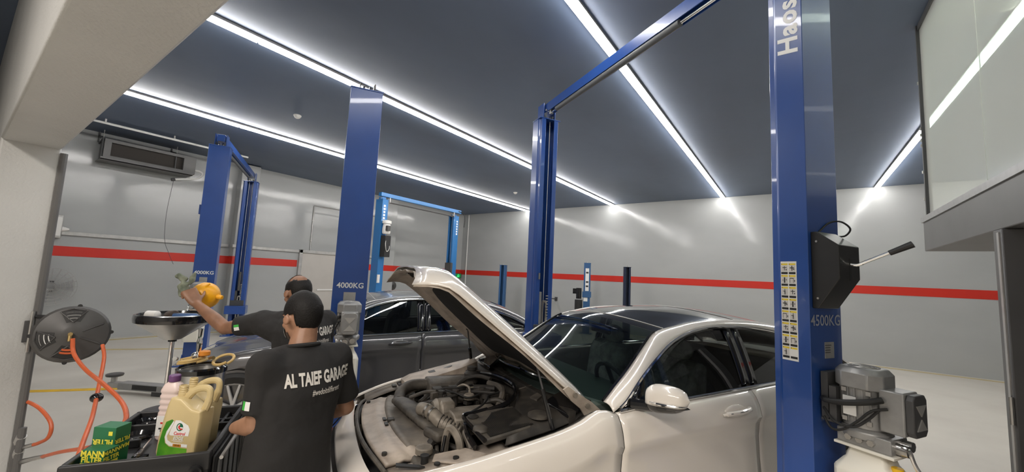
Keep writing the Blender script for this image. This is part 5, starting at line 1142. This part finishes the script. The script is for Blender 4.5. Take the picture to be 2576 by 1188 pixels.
circ = lambda r, cx=0, cz=0, a0=0, a1=360: [(cx+r*math.cos(R(a0+(a1-a0)*k/20)), cz+r*math.sin(R(a0+(a1-a0)*k/20))) for k in range(21)]
em = obj('emblem', flat(MB(), circ(.0165, .012, .131), Yf-.0012), mat('emblem_green', (.01, .12, .06), .4), lb, ang=0)
obj('emblem_swoosh', flat(flat(MB(), circ(.012, .012, .131, 90, 300)+[(.012, .131)], Yf-.0014), [(.012, .126), (.028, .126), (.028, .131), (.012, .131)], Yf-.0016), 'label', em, ang=0)
obj('emblem_swoosh', flat(flat(MB(), circ(.0085, .013, .131, 100, 290)+[(.013, .131)], Yf-.0018), [(.012, .120), (.027, .121), (.027, .125), (.012, .126)], Yf-.0018), 'redp', em, ang=0)
def jtext(txt, size, x, z, m, p, **k): return lettering('lettering', p, txt, size, (x, Yf-.0016, z), (1, 0, 0), (0, 0, 1), m=m, **k)
jtext('Castrol', .0185, .013, .104, 'redp', lb, bold=.02, shear=.2)
jtext('EDGE', .018, .010, .084, 'text', lb, bold=.03, shear=.2, space=1.1)
jtext('5W-40', .0085, .008, .0555, 'ink', lb, bold=.02)
for z, w in ((.074, .06), (.070, .045)): obj('label_line', flat(MB(), [(.01-w/2, z), (.01+w/2, z), (.01+w/2, z+.0014), (.01-w/2, z+.0014)], Yf-.001), 'label', lb, ang=0)
j2 = jug('gold oil jug half hidden behind the front jug', oncart(.095, -.02), R(33))
tk = MB(); flat(tk, circ(.022, .045, .06), Yf); obj('label', tk, 'cyellow', j2, ang=0)
# pale bottle
t = thing('coolant_bottle', 'pale pink ribbed bottle with purple cap left of the oil jugs', 'bottle', oncart(-.03, .075), R(38))
sq = lambda r, z, e=.9: [Vector((r*math.copysign(abs(math.cos(x))**.6, math.cos(x)), r*.72*math.copysign(abs(math.sin(x))**.6, math.sin(x)), z)) for x in [2*PI*k/24 for k in range(24)]]
pr_ = [(.040, 0), (.045, .008), (.045, .115)]+[q for k in range(4) for q in ((.045, .12+.026*k), (.0415, .126+.026*k), (.0415, .132+.026*k), (.045, .138+.026*k))]+[(.044, .226), (.034, .25), (.019, .262), (.018, .27)]
obj('body', MB().rings([sq(r, z) for r, z in pr_]), 'pinkish', t, ang=50)
obj('cap', MB().lathe([(.023, .262), (.024, .266), (.024, .288), (.021, .292)], seg=24), 'purple', t)
lb = obj('label', MB().lohi((-.034, -.0335, .02), (.036, -.0322, .11)), 'label', t)
for z, m, w in ((.075, 'redp', .03), (.05, 'ink', .04), (.04, 'ink', .025)): obj('label_line', MB().lohi((-w/2, -.0345, z), (w/2, -.0335, z+.007)), m, lb)
# filter cartons
def carton(label, loc, rz, w, d, h, upside):
    t = thing('filter_carton', label, 'carton', loc, rz, 'filter cartons')
    obj('carton_body', MB().lohi((-w, -d, 0), (w, d, h)), 'dgreen', t, bev=.0015)
    y = -d-.0012; f = (lambda z: h-z) if upside else (lambda z: z)
    ax, az = ((-1, 0, 0), (0, 0, -1)) if upside else ((1, 0, 0), (0, 0, 1))
    if not upside:
        obj('front_panel', MB().lohi((-w+.0008, -d-.0008, .001), (w-.0008, -d, h*.48)), 'cyellow', t); obj('side_panel', MB().lohi((w, -d+.001, .001), (w+.0008, d-.001, h*.48)), 'cyellow', t)
        rows = (('MANN', h*.86), ('FILTER', h*.62))
    else: rows = (('MANN', h*.46), ('FILTER', h*.64))
    for txt, z in rows:
        lettering('lettering', t, txt, .030 if txt == 'MANN' else .0275, (0, y, z), ax, az, m='cyellow', bold=.04)
        lettering('lettering', t, txt, .022, (w+.0012, 0, z), (0, 1 if not upside else -1, 0), az, m='cyellow', bold=.03)
    if upside: obj('printed_mark', MB().lohi((w*.4, -d-.001, h*.80), (w*.75, -d, h*.90)), 'cyellow', t)
    return t
carton('yellow and green filter carton in front, lettering upright', oncart(-.148, -.235), R(36), .044, .030, .092, False)
carton('green filter carton behind, standing upside down', oncart(-.146, -.165, zf), R(36), .045, .034, .155, True)
# loose tools on the tray
def tool(nm, label, cat, mb, m, x, y, rz): o = obj(nm, mb, m); o.location = oncart(x, y); o.rotation_euler = (0, 0, rz); tag(o, label, cat); return o
t = thing('screwdriver', 'steel shaft screwdriver lying in the tray left of the jugs', 'screwdriver', oncart(-.068, -.085, zf+.014), CR+R(96))
obj('shaft', MB().cyl((0, 0, 0), (.12, 0, .002), .004, 8), 'chrome', t); obj('grip', MB().lathe([(.008, 0), (.012, -.01), (.011, -.06), (.013, -.09), (.008, -.10)], axis=(1, 0, 0), seg=12), 'gloss_black', t)
t = thing('ring_spanner', 'chrome ring spanner in the far tray compartment behind the oil jugs', 'spanner', oncart(.03, .245, zf+.007), CR)
obj('shank', MB().box((0, 0, 0), (.09, .012, .006)), 'chrome', t, bev=.002)
for x in (-.052, .052): obj('ring_end', MB().tube([(x+.012*math.cos(a), .012*math.sin(a), 0) for a in [2*PI*k/14 for k in range(15)]], .005, 6), 'chrome', t)
tool('wing_clip', 'black ratchet head lying beside the screwdriver on the tray', 'ratchet', MB().ell((0, 0, .018), (.028, .022, .016), seg=14).box((.06, 0, .014), (.10, .016, .014)), 'gloss_black', -.045, -.265, CR+R(80)).name = 'ratchet'
for k, (x, y) in enumerate(((.192, .155), (.195, .213), (.19, .235), (.195, .27), (-.155, .245))):
    SK = tool('socket', ('small chrome socket in the far right tray compartment, nearest of four', 'small chrome socket in the far right tray compartment, second of four', 'small chrome socket in the far right tray compartment, beside the side rack', 'small chrome socket in the far right tray corner', 'chrome socket in the far left cup of the tray')[k], 'socket', MB().lathe([(.010, 0), (.011, .004), (.011, .024), (.007, .025), (.006, .01)], seg=12), 'chrome', x, y, 0)
    SK.location.z += .021 if k == 4 else .001
    if k < 4: bpy.context.scene.collection.objects[-1]['group'] = 'chrome sockets on the tray'
t = thing('grey_case', 'light grey plastic tool case on the floor past the mechanic hand', 'case', (-3.02, 1.32, 0), R(50))
obj('shell', MB().lohi((-.17, -.12, .0), (.17, .12, .22)), 'zinc', t, bev=.02)
obj('lid', MB().lohi((-.172, -.122, .22), (.172, .122, .30)), 'zinc', t, bev=.02)
for x in (-.09, .09): obj('latch', MB().lohi((x-.02, -.135, .18), (x+.02, -.12, .25)), 'alu', t, bev=.004)
obj('carry_handle', MB().tube(curve([(-.07, -.12, .26), (-.07, -.15, .28), (.07, -.15, .28), (.07, -.12, .26)], 4), .009, 8), 'alu', t)
# ------------------------------------------------------------------ the two mechanics (local frame: x right, y forward, z up)
def smoothnoise(mb, amp, sc, seed=0):
    mb.bm.normal_update()
    for v in mb.bm.verts:
        n = noise.noise(v.co*sc+Vector((seed, 0, 0))) + .5*noise.noise(v.co*sc*2.3+Vector((0, seed, 0)))
        v.co += v.normal*amp*n
def hand(mb, wr, d, nrm, side, curl=25, spread=1.0, thumb_out=35, hs=1.0):
    """palm and five unequal bent fingers; d: towards the fingers, nrm: out of the back of the hand"""
    d = Vector(d).normalized(); nrm = Vector(nrm); nrm = (nrm - d*nrm.dot(d)).normalized(); w = d.cross(nrm)*side   # w: towards the thumb
    wr = Vector(wr); pc = wr + d*.048*hs
    M = Matrix((( *(w), 0), (*(d), 0), (*(nrm), 0), (0, 0, 0, 1))).transposed(); M.translation = pc
    mb.rings([[M @ Vector((x*k*hs, y*hs, z*k2*hs)) for x, z in ((.036, .008), (.02, .015), (-.02, .015), (-.036, .008), (-.036, -.008), (-.02, -.014), (.02, -.014), (.036, -.008))] for y, k, k2 in ((-.055, .62, 1.0), (-.03, .85, 1.1), (.02, 1.0, 1.0), (.045, .98, .85))])
    for i, (off, L) in enumerate(((.029, .072), (.0105, .080), (-.009, .075), (-.028, .060))):
        L *= hs; p = pc + d*.038*hs + w*off*hs; dr_ = (d + w*off*2.2*spread).normalized(); a = curl*(1+.08*i)
        for j, f in enumerate((.45, .30, .25)):
            ax = w; dr_ = (Matrix.Rotation(-R(a)*(1 if side > 0 else -1), 3, ax) @ dr_)
            if (dr_.dot(nrm) > .98): break
            q = p + dr_*L*f; mb.cap(p, (.0095-.0012*j)*hs, q, (.0085-.0012*j)*hs, 10); p = q
    p = pc - d*.028*hs + w*.026*hs; dr_ = (d*.6 + w*math.sin(R(thumb_out))*1.2 - nrm*.35).normalized()
    for j, L in enumerate((.036*hs, .030*hs, .024*hs)):
        q = p + dr_*L; mb.cap(p, .0125-.0018*j, q, .0108-.0018*j, 10); p = q; dr_ = (dr_ + d*.35 - nrm*.25).normalized()
def person(name, label, loc, rz, P):
    t = thing(name, label, 'person', (*loc, 0), rz, None)
    sk, J = P['skin'], P; SPR = J.get('spread', .11)
    HM = Matrix.Translation(J['head']) @ Matrix.Rotation(R(J['yaw']), 4, 'Z') @ Matrix.Rotation(-R(J['nod']), 4, 'X')
    h = lambda x, y, z: HM @ Vector((x, y, z))
    hr = HM.to_3x3().to_4x4().to_euler()
    b = MB()
    # head
    b.ell(h(0, -.010, .012), (.075, .096, .100), hr, 24, 16); b.ell(h(0, .030, -.045), (.060, .066, .078), hr, 20, 14)
    b.ell(h(0, .052, -.098), (.030, .028, .022), hr, 14, 8)
    b.cap(h(0, .092, .0), .010, h(0, .107, -.034), .0145); b.ell(h(-.011, .098, -.038), (.009, .010, .008), hr, 8, 6); b.ell(h(.011, .098, -.038), (.009, .010, .008), hr, 8, 6)
    b.cap(h(-.042, .074, .022), .011, h(.042, .074, .022), .011)
    for s in (-1, 1):
        b.ell(h(s*.046, .060, -.030), (.018, .022, .016), hr, 10, 8)
        e = HM @ (Matrix.Translation((s*.078, -.008, -.018)) @ Matrix.Rotation(s*R(-22), 4, 'Z') @ Matrix.Rotation(R(8), 4, 'X'))
        b.rings([[e @ Vector((dx*s, .017*math.cos(a)*k, (.029-.005*(math.sin(a) < 0))*math.sin(a)*k)) for a in [2*PI*j/14 for j in range(14)]] for dx, k in ((-.006, .7), (.004, .95), (.012, 1.0), (.014, .8))])
    b.cap(h(-.020, .090, -.066), .0075, h(.020, .090, -.066), .0075); b.cap(h(-.016, .088, -.076), .008, h(.016, .088, -.076), .008)
    b.cap(J['neck'], .062, h(0, -.020, -.07), .054)
    # trunk, limbs
    pel, chest = Vector(J['pelvis']), Vector(J['chest'])
    b.ell(pel, (.155, .115, .13), None, 20, 12); b.cap(pel+Vector((0, 0, .05)), .105, chest, .105); b.ell(chest+Vector((0, 0, .02)), (.150, .088, .12), None, 20, 12)
    for s, k in ((-1, 'L'), (1, 'R')):
        sh, el, wr = Vector(J[k+'sh']), Vector(J[k+'el']), Vector(J[k+'wr'])
        b.cap(chest+Vector((s*.06, .01, .05)), .062, sh, .054); b.cap(sh, .056, sh.lerp(el, .5), .050); b.cap(sh.lerp(el, .5), .050, el, .041); b.cap(el, .042, el.lerp(wr, .35), .043); b.cap(el.lerp(wr, .35), .043, wr, .027)
        hd_ = J.get(k+'hd', wr-el); hand(b, wr, hd_, J.get(k+'hn', (0, 0, 1)), -s, J.get(k+'curl', 25), hs=J.get(k+'hs', 1.0))
        hip = pel+Vector((s*.085, 0, -.04)); kn = Vector((pel.x+s*SPR, pel.y+.03, .45)); an = Vector((pel.x+s*SPR*1.08, pel.y-.01, .09))
        b.cap(hip, .088, kn, .056); b.cap(kn, .056, kn.lerp(an, .35), .055); b.cap(kn.lerp(an, .35), .055, an, .040)
        b.cap(an+Vector((0, -.02, -.045)), .038, an+Vector((s*.02, .15, -.055)), .030)
    body = obj('body', fuse(b, .0062, 4), sk, t, ang=180, recalc=False)
    # hair, brows, beard, eyes
    hair = MB(); hs = J['hair']
    rows = []
    hm = MB().ell((0, -.012, .014), (.0805, .1025, .1065) if hs != 'bald' else (.078, .0995, .103), None, 48, 32)
    for v in hm.bm.verts:
        n = noise.noise(v.co*55)*.0022 + noise.noise(v.co*18)*.002; v.co += (v.co-Vector((0, -.012, .014))).normalized()*n
    dead = []
    for f in hm.bm.faces:
        c = f.calc_center_median(); y, z, x = c.y, c.z, abs(c.x)
        line = .062 if y > .055 else (.062-(.055-y)*1.35 if y > .0 else (-.012 - (-.0-y)*.95))
        keep = z > max(line, -.082)
        if x > .045 and -.045 < y < .012 and z < .004: keep = False
        if hs == 'bald':
            keep = keep and z < .064 + .014*noise.noise(c*40) + .10*max(0, y-.01) - .12*max(0, -y-.03) and y < .060
        if not keep: dead.append(f)
    bmesh.ops.delete(hm.bm, geom=dead, context='FACES')
    hm.xf(HM); obj('hair', hm, 'hair', body, ang=180, solid=.010 if hs != 'bald' else .003)
    if hs == 'bald':
        th_ = MB().ell((0, -.010, .0135), (.0765, .0975, .1015), None, 40, 26)
        bmesh.ops.delete(th_.bm, geom=[f for f in th_.bm.faces if f.calc_center_median().z < .055 or f.calc_center_median().y < -.028+.02*noise.noise(f.calc_center_median()*40) or f.calc_center_median().y > .062], context='FACES')
        obj('thin_hair', th_.xf(HM), mat('thinning_hair', (.075, .04, .027), .55, vary=(60, .7, (.02, .014, .012))), body, ang=180)
    bd = MB().ell((0, .031, -.046), (.0618, .0685, .0815), None, 36, 24)
    bmesh.ops.delete(bd.bm, geom=[f for f in bd.bm.faces if f.calc_center_median().z > (-.062 if abs(f.calc_center_median().x) > .035 else -.095) or f.calc_center_median().y < .035], context='FACES')
    obj('beard', bd.xf(HM), 'stubble', body, ang=180)
    for s in (-1, 1):
        obj('eye', MB().ell(h(s*.031, .072, .004), (.012, .010, .007), hr, 12, 8), 'white', body, ang=180)
        obj('iris', MB().ell(h(s*.031, .0805, .004), (.005, .004, .0055), hr, 10, 6), 'ink', body, ang=180)
        obj('eyebrow', MB().cap(h(s*.016, .089, .022), .0045, h(s*.050, .074, .024), .0035, 8), 'hair', body, ang=180)
    # shirt
    c = MB(); nk = Vector(J['neck'])
    def cen(z):
        if z > chest.z: k = (z-chest.z)/(nk.z-chest.z); return chest.lerp(nk, k)
        k = max(0, (z-pel.z)/(chest.z-pel.z)) if z > pel.z else 0; return pel.lerp(chest, k)
    S_ = nk.z
    prof_ = [(S_-.60, .188, .145), (S_-.56, .190, .146), (S_-.42, .182, .138), (S_-.30, .182, .132), (S_-.18, .192, .130), (S_-.10, .190, .118), (S_-.05, .160, .098), (S_-.015, .105, .078), (S_+.012, .070, .066)]
    rg = []
    for z, w, dd in prof_:
        o = cen(z); rg.append([Vector((o.x+w*math.copysign(abs(math.cos(a))**.85, math.cos(a)), o.y+dd*math.copysign(abs(math.sin(a))**.9, math.sin(a)) + (J.get('belly', 0)*max(0, math.sin(a))), z)) for a in [2*PI*k/28 for k in range(28)]])
    c.rings(rg)
    for s, k in ((-1, 'L'), (1, 'R')):
        sh, el = Vector(J[k+'sh']), Vector(J[k+'el']); e2 = sh.lerp(el, J.get(k+'sl', .86))
        c.cap(nk+Vector((s*.07, 0, -.045)), .062, sh+Vector((0, 0, .0)), .076); c.cap(chest+Vector((s*.09, 0, .03)), .098, sh, .082); ax = (el-sh).normalized()
        u, w, _ = frame_of(ax)
        c.rings([[p+(u*math.cos(a)+w*math.sin(a))*r for a in [2*PI*j/18 for j in range(18)]] for p, r in ((sh-ax*.02, .05), (sh, .076), (sh.lerp(e2, .5), .070), (e2, .069), (e2+ax*.004, .056))])
    sm = fuse(c, .0085, 9)
    smoothnoise(sm, .0075, 6.5, rz*3)
    shirt = obj('shirt', sm, 'shirt', t, ang=180, recalc=False)
    obj('collar', MB().tube([nk+Vector((.072*math.cos(a), .066*math.sin(a)-.002, .010+.012*(-math.sin(a)))) for a in [2*PI*k/28 for k in range(29)]], .009, 8), 'shirt', shirt)
    # trousers and shoes
    q = MB(); q.ell(pel, (.165, .125, .12), None, 20, 12)
    for s in (-1, 1):
        hip = pel+Vector((s*.085, 0, -.04)); kn = Vector((pel.x+s*SPR, pel.y+.03, .45)); an = Vector((pel.x+s*SPR*1.08, pel.y-.01, .10))
        q.cap(hip, .100, kn, .074); q.cap(kn, .074, an, .062)
    tro = obj('trousers', fuse(q, .012, 5), 'trouser', t, ang=180, recalc=False)
    for s in (-1, 1):
        an = Vector((pel.x+s*SPR*1.08, pel.y-.01, .09)); w_ = MB().cap(an+Vector((0, -.03, -.04)), .048, an+Vector((s*.02, .15, -.045)), .042); 
        for v in w_.bm.verts: v.co.z = max(v.co.z, .001)
        obj('shoe', w_, 'black', t, ang=60)
    # lettering on the back, laid onto the cloth
    bv = BVHTree.FromBMesh(_bm_of(shirt))
    def onback(txt, size, x0, z0, shear, bold, sp=1.0):
        vs, fs = textmesh(txt, size, bold, shear, space=sp); m_ = MB(); bm = m_.bm; vs = [Vector((v.x*.53, v.y, 0)) for v in vs]
        bvs = [bm.verts.new(v) for v in vs]
        for f in fs: m_.face([bvs[i] for i in f])
        bmesh.ops.subdivide_edges(bm, edges=[e for e in bm.edges if e.calc_length() > .018], cuts=2)
        bmesh.ops.triangulate(bm, faces=bm.faces)
        for v in bm.verts:
            o_ = Vector((x0+v.co.x, -1.0, z0+v.co.y)); hit = bv.ray_cast(o_, Vector((0, 1, 0)))
            v.co = (hit[0]+Vector((0, -.003, 0))) if hit[0] else Vector((o_.x, chest.y-.12, o_.z))
        return obj('lettering', m_, 'shirt_text', shirt, ang=0, recalc=False)
    onback('AL TAIEF GARAGE', .072, J.get('tx', .042), S_-.120, .0, .042, 1.0)
    onback('#wedoitdifferent', .036, J.get('tx', .042)+.02, S_-.178, .12, .012, 1.05)
    # sleeve patch
    sh, el = Vector(J['Lsh']), Vector(J['Lel']); c0 = sh.lerp(el, J.get('patch', .70)); ax = (el-sh).normalized(); out = Vector(J.get('pdir', (-1, -.3, 0))); out = (out-ax*out.dot(ax)).normalized(); sd_ = ax.cross(out)
    for k, m_, (a0, a1) in ((0, 'label', (-.018, .004)), (1, mat('patch_green', (.05, .42, .06), .6), (.004, .020))):
        pm_ = MB(); g = []
        for i in range(4):
            r_ = []
            for j in range(4):
                p = c0 + sd_*(a0+(a1-a0)*i/3) + ax*(-.018+.036*j/3) + out*.3; hit = bv.ray_cast(p, -out); r_.append((hit[0]+out*.003) if hit[0] else p-out*.22)
            g.append(r_)
        obj('sleeve_patch', pm_.grid(g), m_, shirt, ang=0, recalc=False)
    return t, HM, body
def _bm_of(o):
    bm = bmesh.new(); bm.from_mesh(o.data); return bm
def inv(loc, rz): return lambda p: Matrix.Rotation(-rz, 3, 'Z') @ (Vector(p)-Vector((*loc, 0)))
L1, A1 = (-1.88, 1.008), R(177-90)
P1, HM1, B1 = person('person', 'person with short black hair seen from behind in lettered black T-shirt', L1, A1, dict(
    skin='skin2', hair='full', head=(.012, .075, 1.402), yaw=7, nod=16, neck=(0, .02, 1.262), pelvis=(-.03, -.01, .84), chest=(0, .0, 1.10),
    Lsh=(-.152, .0, 1.192), spread=.055, Lel=(-.172, .0, .960), Lwr=(-.205, .12, .925), Lhd=(.55, .8, -.05), Lhn=(-.5, .2, .85), Lcurl=50, Lsl=.80,
    Rsh=(.178, .02, 1.185), Rel=(.262, .04, .93), Rwr=(.235, .26, .84), Rhd=(-.1, 1, -.2), Rhn=(.4, 0, 1), Rsl=.80, patch=.62, pdir=(-1, -.45, 0)))
mk = MB().ell((0, .034, -.060), (.0625, .070, .062), None, 30, 20)
bmesh.ops.delete(mk.bm, geom=[f for f in mk.bm.faces if f.calc_center_median().y < .066 or f.calc_center_median().z < -.095 or f.calc_center_median().z > -.03], context='FACES')
obj('face_mask', mk.xf(HM1), 'label', B1, ang=180)
L2_, A2_ = (-2.66, 1.42), R(192-90)
w2 = inv(L2_, A2_)
HND = D(472, 748, 2.78)
P2, HM2, B2 = person('person', 'person with balding head leaning left with outstretched arm holding rag over drainer', L2_, A2_, dict(
    skin='skin', hair='bald', head=(.0, .10, 1.465), yaw=-12, nod=20, neck=(0, .035, 1.335), pelvis=(0, -.03, .88), chest=(0, .01, 1.17), belly=.02,
    Lsh=w2(D(662, 812, 2.66)), Lel=w2(D(566, 826, 2.68)), Lhs=1.28, Lwr=w2(D(494, 764, 2.76)), Lhd=w2(D(466, 716, 2.79))-w2(D(494, 764, 2.76)), Lhn=w2(D(520, 720, 2.6))-w2(D(500, 760, 2.76)), Lcurl=70, Lsl=.66,
    tx=.02, Rsh=(.185, .03, 1.26), Rel=(.26, .12, 1.0), Rwr=(.2, .36, 1.0), Rhd=(-.2, 1, 0), Rhn=(.3, 0, 1), patch=.50, pdir=Vector(w2((0, 0, 1.3)))-Vector(w2((*L2_, 1.3)))))
# what he holds: rag and amber funnel
rg_ = MB().ell((0, 0, 0), (.035, .03, .055), None, 24, 16)
for v in rg_.bm.verts: v.co *= 1+.35*noise.noise(v.co*38)
g2 = MB().ell((-.025, 0, .075), (.042, .02, .024), Euler((0, R(25), 0)), 20, 12)
for v in g2.bm.verts: v.co += Vector((noise.noise(v.co*40), noise.noise(v.co*40+Vector((5, 0, 0))), noise.noise(v.co*40+Vector((0, 7, 0)))))*.012
g3 = MB().ell((.045, .01, .075), (.014, .02, .045), Euler((0, R(18), 0)), 16, 10)
for v in g3.bm.verts: v.co += Vector((noise.noise(v.co*40), 0, noise.noise(v.co*40+Vector((0, 7, 0)))))*.010
o = obj('cleaning_rag', fuse(rg_.merge(g2).merge(g3), .005, 2), 'rag', None, ang=180, recalc=False); o.location = D(462, 727, 2.785); o.rotation_euler = (0, 0, R(35))
tag(o, 'grey green rag clutched in the raised hand', 'rag')
fl_ = thing('funnel', 'amber yellow plastic funnel held up beside the blue column', 'funnel', D(517, 742, 2.925))
fd = (Vector((0, 0, CAM_H))-Vector(fl_.location)); fd = (fd.normalized()+RT*.15+UP*.35).normalized()
obj('bowl', MB().lathe([(.020, .075), (.035, .073), (.070, .052), (.088, .022), (.094, -.01), (.096, -.03), (.091, -.03), (.084, .02), (.06, .048), (.02, .065)], (0, 0, 0), fd, 32, cap=False), 'funnel', fl_)
obj('base_plug', MB().lathe([(.002, .076), (.021, .0755), (.021, .066)], (0, 0, 0), fd, 20), 'funnel', fl_)
u_, w_, _ = frame_of(fd)
obj('tab_handle', MB().box(RT*.098-UP*.016, (.05, .05, .022), basis((0, 0, 0), RT, fd).to_3x3().to_4x4()) if False else MB().tube([RT*.080-UP*.010-fd*.01, RT*.105-UP*.014-fd*.01, RT*.125-UP*.018-fd*.01], [.018, .017, .016], 8), 'funnel', fl_, bev=.003)
obj('spout', MB().tube([fd*-.02-RT*.03, fd*-.05-RT*.07, fd*-.07-RT*.09], [.02, .016, .014], 12), 'funnel', fl_)
obj('rib', MB().tube([fd*.072+UP*.01-RT*.02, fd*.05+UP*.05+RT*.0, fd*.02+UP*.075+RT*.03], .006, 6), 'funnel', fl_)
